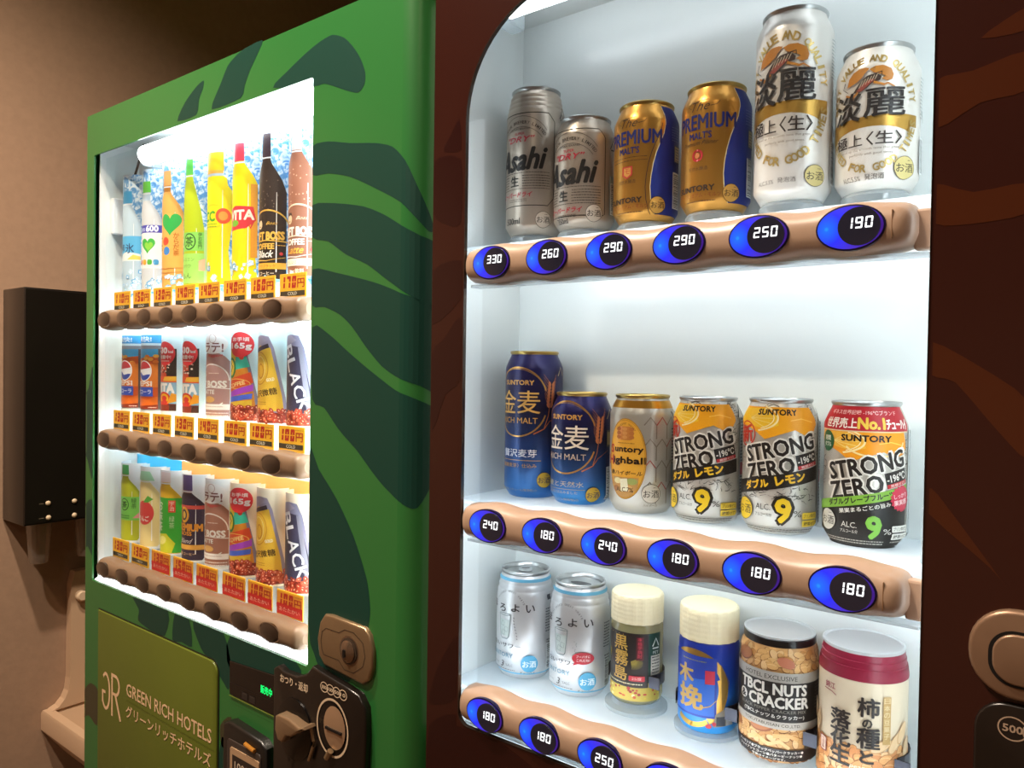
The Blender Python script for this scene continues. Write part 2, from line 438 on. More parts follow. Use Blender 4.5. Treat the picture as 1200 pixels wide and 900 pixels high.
# ------------------------------------------------------------------ pattern shapes (world millimetres on the door faces)
LEAF=[[(-638,1877),(-616,1901),(-584,1918),(-563,1923),(-565,1912),(-576,1897),(-583,1876)],[(-541,1876),(-519,1906),(-499,1930),(-478,1939),(-457,1944),(-414,1945),(-426,1929),(-444,1910),(-456,1893),(-466,1877)],[(-389,1875),(-357,1890),(-333,1899),(-312,1906),(-288,1912),(-265,1914),(-243,1905),(-227,1891),(-213,1874),(-203,1854),(-204,1840),(-215,1832),(-234,1838),(-255,1847),(-280,1857),(-301,1858)],[(-303,1782),(-271,1783),(-230,1774),(-183,1766),(-154,1757),(-133,1738),(-118,1709),(-104,1679),(-97,1659),(-104,1657),(-118,1671),(-139,1691),(-183,1713),(-229,1733),(-270,1743),(-303,1746)],[(-302,1707),(-256,1704),(-204,1694),(-167,1680),(-137,1664),(-114,1652),(-89,1638),(-88,1565),(-124,1583),(-165,1606),(-196,1624),(-235,1639),(-269,1658),(-301,1666)],[(-300,1625),(-255,1618),(-209,1608),(-177,1600),(-141,1588),(-87,1563),(-86,1473),(-111,1480),(-145,1491),(-169,1503),(-195,1524),(-221,1549),(-244,1565),(-275,1576),(-300,1579)],[(-299,1551),(-267,1542),(-233,1522),(-207,1507),(-175,1490),(-145,1475),(-116,1465),(-85,1446),(-87,1378),(-98,1363),(-113,1340),(-128,1342),(-162,1361),(-186,1379),(-211,1400),(-245,1423),(-274,1449),(-298,1459)],[(-304,1390),(-283,1370),(-247,1336),(-215,1295),(-190,1247),(-183,1212),(-186,1189),(-196,1156),(-211,1131),(-219,1115),(-253,1103),(-271,1107),(-289,1133),(-300,1164)],[(-771,1114),(-656,1112),(-666,1070),(-713,1069),(-753,1076),(-750,1094)],[(-635,1112),(-592,1110),(-584,1072),(-614,1072),(-642,1069)],[(-582,1111),(-498,1112),(-475,1058),(-484,1033),(-497,1040),(-525,1058),(-558,1075)],[(-480,1113),(-326,1112),(-328,1085),(-475,1058)],[(-965,1432),(-941,1456),(-924,1494),(-922,1296),(-943,1325),(-964,1354)],[(-963,1230),(-925,1257),(-920,1158),(-941,1170),(-962,1167)]]
BLOTCH=[[(-959,898),(-928,925),(-897,918),(-900,856),(-934,865),(-959,854)],[(-505,975),(-476,996),(-467,949),(-500,945)]]
BDARK=[[(-90,1729),(-47,1726),(-46,1657),(-69,1659),(-89,1673)],[(-88,1608),(-45,1617),(-44,1576),(-87,1549)],[(-87,1516),(-69,1532),(-44,1556),(-43,1489),(-65,1472),(-85,1431)],[(-73,1740),(-63,1753),(-50,1769),(-47,1736),(-65,1736)],[(-84,1128),(-75,1161),(-60,1189),(-41,1212),(-40,1150),(-61,1132)],[(-83,1101),(-40,1126),(35,1110),(78,1086),(-82,1030)]]
BLIGHT=[[(406,1710),(429,1712),(461,1718),(461,1692),(434,1689),(407,1676)],[(406,1637),(431,1628),(463,1630),(463,1610),(431,1606),(407,1609)],[(408,1501),(423,1496),(447,1466),(467,1445),(466,1484),(438,1507),(407,1525)],[(407,1418),(414,1416),(457,1357),(447,1369),(407,1403)],[(453,1745),(460,1746),(460,1732),(433,1733)]]  # door bands traced together with warm reflections, both drawn as colour
def clip(poly, axis, lim, keep_less):
    out = []
    for i in range(len(poly)):
        a, b = poly[i-1], poly[i]; ia = (a[axis] <= lim) == keep_less; ib = (b[axis] <= lim) == keep_less
        if ia != ib:
            t = (lim - a[axis])/(b[axis]-a[axis]); out.append((a[0]+t*(b[0]-a[0]), a[1]+t*(b[1]-a[1])))
        if ib: out.append(b)
    return out
def smooth_poly(p, n=3):
    out = []; L = len(p)
    for i in range(L):
        p0, p1, p2, p3 = p[i-1], p[i], p[(i+1) % L], p[(i+2) % L]
        for k in range(n):
            t = k/n; q = []
            for d in (0, 1):
                q.append(p1[d] + (p2[d]-p1[d])*t + .35*((1-t)*t)*((1-t)*(-(p0[d]-2*p1[d]+p2[d])) + t*(-(p1[d]-2*p2[d]+p3[d]))))
            out.append(tuple(q))
    return out
def outside(poly, x0, x1, z0, z1):
    """pieces of a polygon outside a window rectangle"""
    r = [clip(poly, 0, x1, False), clip(poly, 0, x0, True)]
    mid = clip(clip(poly, 0, x1, True), 0, x0, False)
    if len(mid) > 2: r += [clip(mid, 1, z1, False), clip(mid, 1, z0, True)]
    return [q for q in r if len(q) > 2]

# ------------------------------------------------------------------ green vending machine
GX0, GX1, GW = -.961, -.105, (-.924, -.302, 1.112, 1.870)
gm = thing('vending_machine', 'green vending machine with dark leaf pattern, lit bottle display and lime hotel sign', 'vending machine', (-.53, .35, 0))
def gobj(*a, **k):
    o = obj(*a, **k); o.location = Vector(o.location) - Vector((-.53, .35, 0)) if o.parent == gm else o.location; return o
def prof_green(x):
    """door face: x -> (x, y) with rolled edges"""
    r, rl = .034, .012
    if x > GX1 - r:
        s = min((x-(GX1-r))/r, 1.9)*1.0; a = min(s, pi/2); return (GX1 - r + r*sin(a), r - r*cos(a)) if s <= pi/2 else (GX1, r + (s-pi/2)*r)
    if x < GX0 + rl:
        s = (GX0+rl-x)/rl; a = min(s, pi/2); return (GX0 + rl - rl*sin(a), rl - rl*cos(a))
    return (x, 0.0)
GZ0, GZ1 = 0.06, 1.943
hole = [(GW[0], GW[2]), (GW[1], GW[2]), (GW[1], GW[3]), (GW[0], GW[3])]
bm = plate_holes([(GX0+.012, GZ0), (GX1-.034, GZ0), (GX1-.034, GZ1), (GX0+.012, GZ1)], [rrect(GW[0], GW[2], GW[1], GW[3], .004, 3)], 0, .003)
for side in (0, 1):
    n = 10; xs = [(GX1-.034 + .034*pi/2*i/n) if side else (GX0+.012 - .012*pi/2*i/n) for i in range(n+1)]
    pr = [prof_green(x) for x in xs] + [((GX1 if side else GX0), .06)]
    a = [bm.verts.new((p[0], p[1], GZ0)) for p in pr]; b = [bm.verts.new((p[0], p[1], GZ1)) for p in pr]
    for i in range(len(pr)-1):
        f = (a[i], a[i+1], b[i+1], b[i]); bm.faces.new(f if side else f[::-1])
box(bm, GX0, .012, GZ1-.002, GX1, .06, GZ1)
door = gobj('door', bm, M_green, gm, smooth=35)
bm = bmesh.new(); box(bm, GX0+.002, .100, .03, GX1-.002, .72, 1.93); box(bm, GX0+.002, .062, .03, GX1-.002, .100, 1.08); box(bm, -.270, .062, 1.08, GX1-.002, .100, 1.93); box(bm, GX0+.002, .062, 1.08, -.932, .100, 1.93); box(bm, GX0+.002, .062, 1.91, GX1-.002, .100, 1.93)
gobj('cabinet', bm, M_green, gm)
for q in ((-.93, .1), (-.14, .1), (-.93, .66), (-.14, .66)):
    bm = bmesh.new(); lathe(bm, [(0, 0), (.022, 0), (.022, .012), (.012, .014), (.012, .035), (0, .035)], 16, cx=q[0], cy=q[1]); gobj('foot', bm, M_black, gm, smooth=40)
art = Art()
for p in LEAF:
    for q in outside(smooth_poly(p), GW[0]*1000, GW[1]*1000, GW[2]*1000, GW[3]*1000): art.P(q, '#LEAF')
def prints(art, name, parent, mapper, loc, **k):
    """each printed shape is a part of its own"""
    for it in art.items:
        b = Art(); b.items = [it]; b.build(name, parent, mapper, **k).location = loc
MATS['ink_LEAF'] = M_leaf; MATS['ink_BLOT'] = M_blotch
for p in BLOTCH: art.P(smooth_poly(p), '#BLOT')
for p in ([(-961,700),(-900,760),(-860,700),(-900,600),(-961,580)],[(-500,960),(-380,900),(-300,700),(-420,640),(-520,760)],[(-300,900),(-200,940),(-140,820),(-120,500),(-220,420),(-300,600)],[(-820,420),(-600,470),(-520,330),(-700,250),(-860,300)]): art.P(smooth_poly(p), '#LEAF')
def mg(x, y, l):
    px, py = prof_green(x/1000); d = Vector((0, -1, 0))
    if x/1000 > GX1-.034: a = min((x/1000-(GX1-.034))/.034, pi/2); d = Vector((sin(a), -cos(a), 0))
    if x/1000 < GX0+.012: a = min((GX0+.012-x/1000)/.012, pi/2); d = Vector((-sin(a), -cos(a), 0))
    return Vector((px, py, y/1000)) + d*l
prints(art, 'leaf_print', gm, mg, (.53, -.35, 0), xstep=6)

def PG(name, bm, m, **k):                                         # part of the green machine in world coordinates
    o = obj(name, bm, m, gm, **k); o.location = (.53, -.35, 0); return o
# window frame and liner
PG('back_panel', B(-.927, .082, 1.09, -.28, .086, 1.90), M_white2)
PG('side_liner', B(-.931, .012, 1.09, -.927, .086, 1.90), M_white)
PG('side_liner', B(-.280, .012, 1.09, -.276, .086, 1.90), M_white)
PG('top_liner', B(-.931, .012, 1.90, -.276, .086, 1.904), M_white)
PG('bottom_ledge', B(-.924, .004, 1.108, -.302, .086, 1.1125), M_white)
bm = bmesh.new(); 
vs = [bm.verts.new(p) for p in ((-.922, .004, 1.1135), (-.304, .004, 1.1135), (-.304, .030, 1.127), (-.922, .030, 1.127))]; bm.faces.new(vs)
PG('ledge_glow_sheet', bm, mat('ledge_glow', '#ffffff', emit='#f4fbff', es=3.5))  # glowing sheet stands in for lamplight falling on the white ledge
PG('side_light', B(-.300, .012, 1.13, -.282, .016, 1.85), M_strip_g)
bm = bmesh.new(); tube(bm, [(-.785, .026, 1.8535), (-.306, .026, 1.8535)], .0165, 20); PG('lamp_tube', bm, mat('tube_glow', '#ffffff', emit='#f4fbff', es=9.0), smooth=40)
PG('tube_holder', B(-.80, .022, 1.838, -.785, .080, 1.862, bev=.004), M_acryl)
PG('lamp_reflector', B(-.80, .074, 1.826, -.29, .081, 1.895, bev=.002), M_white)
PG('switch_box', B(-.9268, .030, 1.735, -.9155, .0805, 1.80, bev=.002), M_white2)
bm = bmesh.new(); tube(bm, [(-.905, .06, 1.80), (-.903, .058, 1.83), (-.890, .06, 1.855), (-.886, .07, 1.90)], .0022, 8); PG('lamp_cable', bm, M_black, smooth=60)
PG('window_pane', B(-.923, .0202, 1.130, -.303, .0210, 1.869), M_pane)
# backdrop sheets
def ice_mat(name, base, dark, sc):
    m = mat(name, base, .4); nt = m.node_tree; b = nt.nodes['Principled BSDF']
    tc = nt.nodes.new('ShaderNodeTexCoord'); n = nt.nodes.new('ShaderNodeTexNoise'); n.inputs['Scale'].default_value = sc; n.inputs['Detail'].default_value = 4; n.inputs['Distortion'].default_value = 2.5
    nt.links.new(tc.outputs['Object'], n.inputs['Vector']); r = nt.nodes.new('ShaderNodeValToRGB'); e = r.color_ramp.elements
    e[0].position = .40; e[0].color = hexc(dark); e[1].position = .56; e[1].color = hexc(base); x = e.new(.48); x.color = hexc('#8fc3ea')
    nt.links.new(n.outputs['Fac'], r.inputs[0]); nt.links.new(r.outputs[0], b.inputs['Base Color']); return m
M_ice = ice_mat('ice_print', '#dff2ff', '#3f8fd8', 55)
PG('ice_backdrop', B(-.80, .0790, 1.62, -.285, .0815, 1.832), M_ice)
PG('pale_backdrop', B(-.925, .0795, 1.375, -.285, .0815, 1.585), mat('pale_cyan_sheet', '#dcf6fb', .5))
PG('cyan_backdrop', B(-.922, .0788, 1.23, -.762, .0815, 1.335), mat('cyan_sheet', '#35bdf0', .5))
PG('orange_backdrop', B(-.762, .0788, 1.23, -.285, .0815, 1.335), mat('orange_sheet', '#ffb55a', .5))

# ------------------------------------------------------------------ button rails (both machines)
def rail_mesh(x0, x1, zc, hh, wav, xb, y0, bul, x_end=None):
    """long bulged strip whose edges swell at every button; hh = half height"""
    bm = bmesh.new(); nx = 140; nv = 12; g = []
    for i in range(nx+1):
        x = x0 + (x1-x0)*i/nx; e = min(1, (x-x0)/.010, (x1-x)/.014); e = sqrt(max(0, 1-(1-e)**2)) if e < 1 else 1
        h = (hh + wav*cos(2*pi*(x-xb)/.0703))*(0.55+0.45*e); row = []
        for k in range(nv+1):
            v = -1 + 2*k/nv; y = y0 + bul*(1 - sqrt(max(0, 1-(abs(v)**2.6)*.985))) + (1-e)*bul*.8
            row.append(bm.verts.new((x, y, zc + h*v)))
        row = [bm.verts.new((x, y0+bul+.0095, zc-h))] + row + [bm.verts.new((x, y0+bul+.0095, zc+h))]; g.append(row)
    for a, b in zip(g, g[1:]):
        for k in range(len(a)-1): bm.faces.new((a[k], b[k], b[k+1], a[k+1]))
    for a in (g[0], g[-1]):
        try: bm.faces.new(a)
        except ValueError: pass
    return bm
def disc(bm, cx, cz, y, rx, rz, mi=0, n=36, dome=0.0, thick=0.0):
    rings = [(1, 0.0), (.8, .36), (.55, .7), (.28, .92)]
    prev = None
    for s, d in rings:
        ring = [bm.verts.new((cx+rx*s*cos(2*pi*i/n), y - dome*d, cz+rz*s*sin(2*pi*i/n))) for i in range(n)]
        if prev is not None:
            for i in range(n):
                f = bm.faces.new((prev[i], prev[(i+1)%n], ring[(i+1)%n], ring[i])); f.material_index = mi
        elif thick:
            bk = [bm.verts.new((v.co.x, y+thick, v.co.z)) for v in ring]
            for i in range(n):
                f = bm.faces.new((bk[i], bk[(i+1)%n], ring[(i+1)%n], ring[i])); f.material_index = mi
        prev = ring
    c = bm.verts.new((cx, y-dome, cz))
    for i in range(n):
        f = bm.faces.new((prev[i], prev[(i+1)%n], c)); f.material_index = mi
    return bm
M_btn = mat('smoked_button', '#20150f', .12, coat=1.0)
GROWZ = (1.5769, 1.3678, 1.140); GBX = [-.873 + .0703*i for i in range(8)]
M_tray = clear('tray_acrylic', '#f4f8fa', .1, .12, diff=.35)
for rz in GROWZ:
    PG('button_rail', rail_mesh(-.903, -.322, rz, .0172, .0012, GBX[0], -.004, .014), M_tan2, smooth=50)
    PG('card_tray', B(-.915, .0225, rz-.021, -.305, .075, rz-.0175), M_tray)
    if rz != GROWZ[2]: PG('shelf_light', B(-.905, .0235, rz-.016, -.32, .026, rz+.002), mat('added_row_glow', '#ffffff', emit='#f4fbff', es=26.0))  # unseen strip added behind the rail to brighten the cards
    for x in GBX:
        bm = bmesh.new(); disc(bm, x, rz, -.0035, .0232, .0128, 0, dome=.003, thick=.004)
        bt = PG('select_button', bm, M_btn, smooth=50)
        bm = bmesh.new(); 
        for i in range(36):
            a, b = 2*pi*i/36, 2*pi*(i+1)/36
            bm.faces.new([bm.verts.new((x+r*.0232*cos(t), -.0042, rz+r*.0128*sin(t))) for r, t in ((1.06, a), (1.06, b), (.97, b), (.97, a))])
        o = obj('button_rim', bm, mat('rim_taupe', '#6f5844', .4), bt)

# price tags
PR = (['110', '150', '130', '140', '140', '140', '160', '170'], ['130', '130', '130', '130', '140', '100', '100', '100'], ['130', '130', '130', '150', '140', '100', '100', '100'])
for r in range(3):
    for i in range(8):
        x = -.3727 - .0703*(7-i) + (.0035 if (i == 5 and r) else 0); z0 = GROWZ[r] + .0190; hot = (r == 2 and i >= 2)
        bm = bmesh.new(); box(bm, x-.0295, .0225, z0-.004, x+.0295, .0242, z0+.0315, bev=.0006)
        tg = PG('price_tag', bm, mat('tag_yellow', '#f2b52a', .5))
        a = Art(); a.R(-29, 0, 29, 31, '#d8231f' if hot else '#efb42b')
        if hot: a.R(-29, 15, 29, 31, '#e0912c')
        a.D(PR[r][i], -9, 21.5, 16.5, '#b5241b', w=37, th=.24); a.T('円', 18.5, 19.5, 12, '#b5241b', w=15, b=.03)
        a.lines(10, 28, 29, 1, 1, '#8c6a20', .6)
        if hot: a.R(-29, 8.5, 29, 14.2, '#c81d20'); a.T('あたたかい', 0, 8, 6, '#f7b9a6', w=46)
        else: a.R(-27, 2.6, 27, 9.4, '#3a3428'); a.T('COLD' if r < 2 else 'つめたい', 0, 6, 4.2, '#e8e2d2', w=20, b=.01)
        a.build('price_print', tg, flat(x, z0-.002, .0225)).location = (0, 0, 0)

# lime sign panel
pl = PG('sign_panel', slab(bmesh.new(), rrect(-.893, .72, -.5105, 1.0655 , .018, 6, (1, 1, 1, 0)), -.003, .004, bev=.0015), noisy(mat('lime_panel', '#5d691f', .38), 3, .08), smooth=35)
PG('panel_gap', plate_holes(rrect(-.896, .717, -.5075, 1.068, .02, 6, (1, 1, 1, 0)), [rrect(-.893, .72, -.5105, 1.0655, .018, 6, (1, 1, 1, 0))], -.0005, .001), M_black)
bm = None
a = Art(); c = '#e6c39c'

# monogram: mirrored G joined to R
a.O(-861, 930, 17, 33, 5.5, c, -90, 90, 24); a.O(-861, 930, 17, 33, 5.5, c, 90, 130, 8); a.O(-861, 930, 17, 33, 5.5, c, 215, 270, 8)
a.R(-875, 925, -862, 930, c); a.R(-875, 908, -870, 930, c)
a.R(-840, 893, -834.5, 967, c); a.R(-840, 961.5, -824, 967, c); a.O(-824, 948.5, 15, 18.5, 5.5, c, -90, 90, 18); a.R(-840, 930, -822, 935.2, c); a.S([(-825, 932), (-806, 892)], 6, c)
a.T('GREEN RICH HOTELS', -654, 953.5, 21, c, w=262, b=.012)
a.R(-787, 934.4, -515, 935.2, '#55611a'); a.T('グリーンリッチホテルズ', -655, 917, 21, c, w=262, b=.012)
o = a.build('hotel_lettering', pl, lambda x, y, l: Vector((x/1000, -.003-l, y/1000)))
# bill display
dp = PG('message_display', slab(bmesh.new(), [(-.478, 1.029), (-.362, 1.029), (-.362, 1.084), (-.478, 1.077)], -.0025, .004, bev=.001), mat('display_black', '#14100f', .15))
a = Art(); a.T('販売中', -388, 1058, 11, 'e#00e868', w=26, b=.02)
a.R(-476, 1047, -364, 1047.6, '#2c2624'); a.R(-446, 1032, -432, 1042, '#262120'); a.R(-428, 1032, -414, 1042, '#262120'); a.R(-478, 1027.5, -362, 1028.8, '#8aa040'); a.lines(-444, -434, 1040, 1, 2, '#5a5048', .6); a.lines(-426, -416, 1040, 1, 2, '#5a5048', .6)
a.build('display_text', dp, lambda x, y, l: Vector((x/1000, -.0025-l, y/1000)))
# bill acceptor
ac = PG('bill_acceptor', slab(bmesh.new(), [(-.476, .88), (-.373, .88), (-.373, .985), (-.384, .993), (-.46, .999), (-.476, .992)], -.014, .004, bev=.004), M_black, smooth=40)
obj('bill_slot', slab(bmesh.new(), rrect(-.462, .90, -.381, .976, .006), -.0155, -.012, bev=.001), mat('slot_grey', '#3c3430', .3), ac)
obj('bill_plate', slab(bmesh.new(), rrect(-.452, .91, -.383, .967, .003), -.0168, -.0155), mat('slot_beige', '#b29272', .4), ac)
a = Art(); a.R(-446, 930, -384, 958, '#2a2320'); a.T('1000円', -415, 944, 15, '#c9b9a2', w=50, b=.02); a.R(-449, 914, -386, 927, '#5d4a3c')
a.build('bill_print', ac, lambda x, y, l: Vector((x/1000, -.0168-l, y/1000)))
bm = bmesh.new(); tube(bm, [(-.415, -.017, .982), (-.393, -.017, .979)], .003, 10); obj('acceptor_lamp', bm, mat('amber_lens', '#a8702a', .2), ac)
# coin panel
cp = PG('coin_panel', slab(bmesh.new(), [(-.362, .80), (-.25, .80), (-.200, .925), (-.182, .985), (-.178, 1.06), (-.180, 1.095), (-.192, 1.108), (-.215, 1.112), (-.262, 1.118), (-.280, 1.121), (-.292, 1.108), (-.312, 1.100), (-.340, 1.099), (-.352, 1.104), (-.362, 1.098)][::1], -.010, .004, bev=.003), M_satin, smooth=40)
def CP(name, bm, m, **k): return obj(name, bm, m, cp, **k)
bm = bmesh.new(); disc(bm, -.3135, 1.031, -.012, .036, .040, dome=.004, thick=.004); CP('lever_dish', bm, mat('dish_black', '#0e0c0b', .2), smooth=50)
bm = bmesh.new(); slab(bm, [(-.345, 1.048), (-.338, 1.052), (-.316, 1.052), (-.296, 1.047), (-.286, 1.050), (-.284, 1.047), (-.300, 1.038), (-.312, 1.030), (-.322, 1.028), (-.330, 1.017), (-.340, 1.018), (-.346, 1.030)][::-1], -.032, -.014, bev=.003)
CP('return_lever', bm, mat('bronze_lever', '#8d7459', .3, .4), smooth=45).location = (.013, .004, .001)
bm = bmesh.new(); tube(bm, [(-.279+.002*i, -.014, 1.050-.0065*i) if i < 4 else (-.273-.003*(i-4), -.014, 1.024-.007*(i-4)) for i in range(8)], .0022, 8); CP('lever_arc', bm, M_champ, smooth=60).location = (.003, 0, 0)
bm = bmesh.new()
for i in range(40):
    t0, t1 = 2*pi*i/40, 2*pi*(i+1)/40
    bm.faces.new([bm.verts.new((-.2375+r*.0305*cos(t), -.0112, 1.0555+r*.0365*sin(t))) for r, t in ((1, t0), (1, t1), (.92, t1), (.92, t0))])
CP('slot_ring', bm, mat('ring_beige', '#cdb79a', .4))
bm = bmesh.new(); disc(bm, -.2375, 1.0555, -.0106, .026, .031, dome=.001); CP('coin_dish', bm, mat('dish_black'), smooth=50)
bm = bmesh.new(); disc(bm, -.2325, 1.0575, -.012, .0205, .0265, dome=.0015); CP('coin_plate', bm, mat('coin_plate_metal', '#b59577', .3, .5), smooth=50)
CP('coin_slot', B(-.247, -.0150, 1.0535, -.217, -.0125, 1.0565), mat('slot_black', '#070606', .5))
bm = bmesh.new(); tube(bm, [(-.236, -.0145, 1.029), (-.243, -.0145, 1.018)], .004, 10); CP('coin_guide', bm, M_champ, smooth=50)
a = Art(); a.T('おつり・返却', -317, 1090, 11, '#d8c3a6', w=58, b=.03)
for i, t in enumerate(('500', '100', '50', '10')):
    x = -255 + 12.2*i; a.O(x, 1101.5, 7.4, 6.6, 1.1, '#d8c3a6'); a.T(t, x, 1101.5, 4.2, '#d8c3a6', w=8.5, b=.03)
for x in (-321, -255): a.S([(x-5, 985), (x-5, 996), (x+5, 996), (x+5, 985)], 1.6, '#060505'); a.S([(x+3, 985), (x+3, 978)], 1.6, '#060505')
a.build('coin_panel_print', cp, lambda x, y, l: Vector((x/1000, -.010-l, y/1000)))
# lock plate
lk = PG('lock_plate', slab(bmesh.new(), [(p[0], p[1]) for p in ((-.2725, 1.136), (-.262, 1.126), (-.20, 1.121), (-.188, 1.1205), (-.178, 1.128), (-.172, 1.145), (-.172, 1.165), (-.178, 1.182), (-.187, 1.189), (-.25, 1.1915), (-.262, 1.190), (-.271, 1.178), (-.276, 1.157))], -.006, .003, bev=.003), M_champ, smooth=45)
def ringm(cx, cz, y, rx, rz, w, n=32):
    bm = bmesh.new()
    for i in range(n):
        t0, t1 = 2*pi*i/n, 2*pi*(i+1)/n
        bm.faces.new([bm.verts.new((cx+(rx-d)*cos(t), y, cz+(rz-d)*sin(t))) for d, t in ((0, t0), (0, t1), (w, t1), (w, t0))])
    return bm
def outline_strip(o, y, wd):
    bm = bmesh.new(); i_ = inset(o, wd); n = len(o)
    for k in range(n): bm.faces.new([bm.verts.new((p[0], y, p[1])) for p in (o[k], o[(k+1)%n], i_[(k+1)%n], i_[k])])
    return bm
obj('plate_groove', outline_strip([(-.262+.0, 1.139), (-.233, 1.139), (-.222, 1.130), (-.205, 1.130), (-.188, 1.142), (-.184, 1.155), (-.188, 1.171), (-.205, 1.180), (-.222, 1.180), (-.233, 1.174), (-.258, 1.174), (-.266, 1.168), (-.268, 1.156), (-.266, 1.145)], -.0063, .0009), mat('groove', '#3a2c20', .6), lk)
bm = bmesh.new(); disc(bm, -.2135, 1.1555, -.0062, .0175, .0185, dome=.001, thick=.002); disc(bm, -.2135, 1.1555, -.0076, .0150, .016, 1, dome=.001); disc(bm, -.2135, 1.1555, -.0092, .0125, .0135, 0, dome=.004, thick=.001)
cyl = obj('lock_cylinder', bm, [mat('lock_metal', '#8a7460', .25, .8), mat('groove')], lk, smooth=50)
obj('keyhole', slab(bmesh.new(), rrect(-.2165, 1.149, -.2125, 1.159, .0018), -.0142, -.012), mat('slot_black'), cyl)
bm = bmesh.new(); disc(bm, 0, 0, 0, .008, .008, dome=.003, thick=.004); sc_ = PG('side_screw', bm, M_black, smooth=50); sc_.rotation_euler[2] = pi/2; sc_.location = (.53-.1045, -.35+.046, 1.04)

# ------------------------------------------------------------------ brown vending machine
BX0, BX1, BW = -.0875, .83, (-.0400, .4055, 1.1165, 1.880)
bmach = thing('vending_machine', 'dark brown vending machine with lit can display and blue glowing buttons', 'vending machine', (.37, .35, 0))
def PB(name, bm, m, **k):
    o = obj(name, bm, m, bmach, **k); o.location = (-.37, -.35, 0); return o
wo = rrect(BW[0], BW[2], BW[1], BW[3], .115, 14, (.12, .05, 0, 1))
PB('door', plate_holes(rrect(BX0, .06, BX1, 1.96, .006, 3), [wo], 0, .004), M_brown)
PB('window_trim', plate_holes(inset(wo, -.0012), [inset(wo, .0004)], -.0008, .004), mat('window_trim_metal', '#5f5650', .2, .8))
# cabinet is a shell around the display
bm = bmesh.new(); box(bm, BX0+.001, .165, .03, BX1-.002, .72, 1.95); box(bm, BX0+.001, .006, .03, BX1-.002, .165, 1.07); box(bm, .47, .006, 1.07, BX1-.002, .165, 1.95); box(bm, BX0+.001, .006, 1.93, BX1-.002, .165, 1.95)
PB('cabinet', bm, M_brown)
for q in ((-.05, .1), (.79, .1), (-.05, .66), (.79, .66)):
    bm = bmesh.new(); lathe(bm, [(0, 0), (.022, 0), (.022, .012), (.012, .014), (.012, .03), (0, .03)], 16, cx=q[0], cy=q[1]); PB('foot', bm, M_black, smooth=40)
a = Art(); MATS['ink_BD'] = M_bdark; MATS['ink_BL'] = M_blight
for p in BDARK:
    for q in outside(smooth_poly(p), BW[0]*1000-3, BW[1]*1000+3, BW[2]*1000-3, BW[3]*1000+3): a.P([(max(BX0*1000+1, x), y) for x, y in q], '#BD')
for p in BLIGHT:
    for q in outside(smooth_poly(p), BW[0]*1000-3, BW[1]*1000+3, BW[2]*1000-3, BW[3]*1000+3): a.P(q, '#BL')
for p in ([(520,1650),(620,1720),(700,1640),(640,1560)],[(560,1350),(700,1420),(800,1350),(700,1250)],[(-60,900),(80,1000),(200,900),(120,760)],[(260,820),(420,900),(520,760),(380,640)]): a.P(smooth_poly(p), '#BL')
prints(a, 'leaf_print', bmach, lambda x, y, l: Vector((x/1000, -l, y/1000)), (-.37, -.35, 0))
# liner
LX0, LX1, LY = -.080, .462, .150
PB('back_panel', B(LX0, LY, 1.08, LX1, LY+.004, 1.925), M_white)
PB('side_liner', B(LX0-.004, .006, 1.08, LX0, LY+.004, 1.925), M_white)
PB('side_liner', B(LX1, .006, 1.08, LX1+.004, LY+.004, 1.925), M_white)
PB('top_liner', B(LX0-.004, .006, 1.925, LX1+.004, LY+.004, 1.929), M_white)
PB('bottom_liner', B(LX0-.004, .006, 1.076, LX1+.004, LY+.004, 1.080), M_white)
bm = bmesh.new(); tube(bm, [(-.035, .065, 1.905), (.44, .065, 1.905)], .009, 16); PB('lamp_tube', bm, mat('tube_glow_small', '#ffffff', emit='#f2f8ff', es=5.0), smooth=40)
PB('tube_holder', B(-.055, .060, 1.892, -.035, .095, 1.922, bev=.003), M_acryl)
PB('side_light', B(.412, .0065, 1.10, .455, .0100, 1.90), M_strip_b)
PB('side_light', B(-.078, .0065, 1.10, -.050, .0100, 1.78), mat('led_strip_dim', '#ffffff', emit='#f2f8ff', es=3.0))
# row shelves and rails
BROWZ = (1.6110, 1.3370, 1.1380); SHZ = (1.6540, 1.3540, 1.1450)
PRB = (['330', '260', '290', '290', '250', '190'], ['240', '180', '240', '180', '180', '180'], ['180', '180', '250', '250', '350', '350'])
# blue button face: glow falls off from the diode at its left
m_blue = bpy.data.materials.new('blue_lit_button'); m_blue.use_nodes = True; nt = m_blue.node_tree; b_ = nt.nodes['Principled BSDF']
b_.inputs['Base Color'].default_value = hexc('#1a1a6a'); b_.inputs['Roughness'].default_value = .2
tc = nt.nodes.new('ShaderNodeTexCoord'); mp = nt.nodes.new('ShaderNodeMapping'); mp.inputs['Location'].default_value = (.0165, 0, 0)
gr = nt.nodes.new('ShaderNodeVectorMath'); gr.operation = 'LENGTH'; nt.links.new(tc.outputs['Object'], mp.inputs[0]); nt.links.new(mp.outputs[0], gr.inputs[0])
mr = nt.nodes.new('ShaderNodeMapRange'); mr.inputs[1].default_value = 0; mr.inputs[2].default_value = .040; nt.links.new(gr.outputs['Value'], mr.inputs[0])
rp = nt.nodes.new('ShaderNodeValToRGB'); e = rp.color_ramp.elements; e[0].position = 0; e[0].color = (.02, .55, 1.0, 1); e[1].position = 1; e[1].color = (.05, .01, .18, 1)
for p_, c_ in ((.06, (.01, .16, 1.0, 1)), (.3, (.02, .03, .95, 1)), (.62, (.07, .03, .55, 1))): q_ = e.new(p_); q_.color = c_
nt.links.new(mr.outputs[0], rp.inputs[0]); nt.links.new(rp.outputs[0], b_.inputs['Emission Color']); b_.inputs['Emission Strength'].default_value = 1.0
MATS['blue'] = m_blue
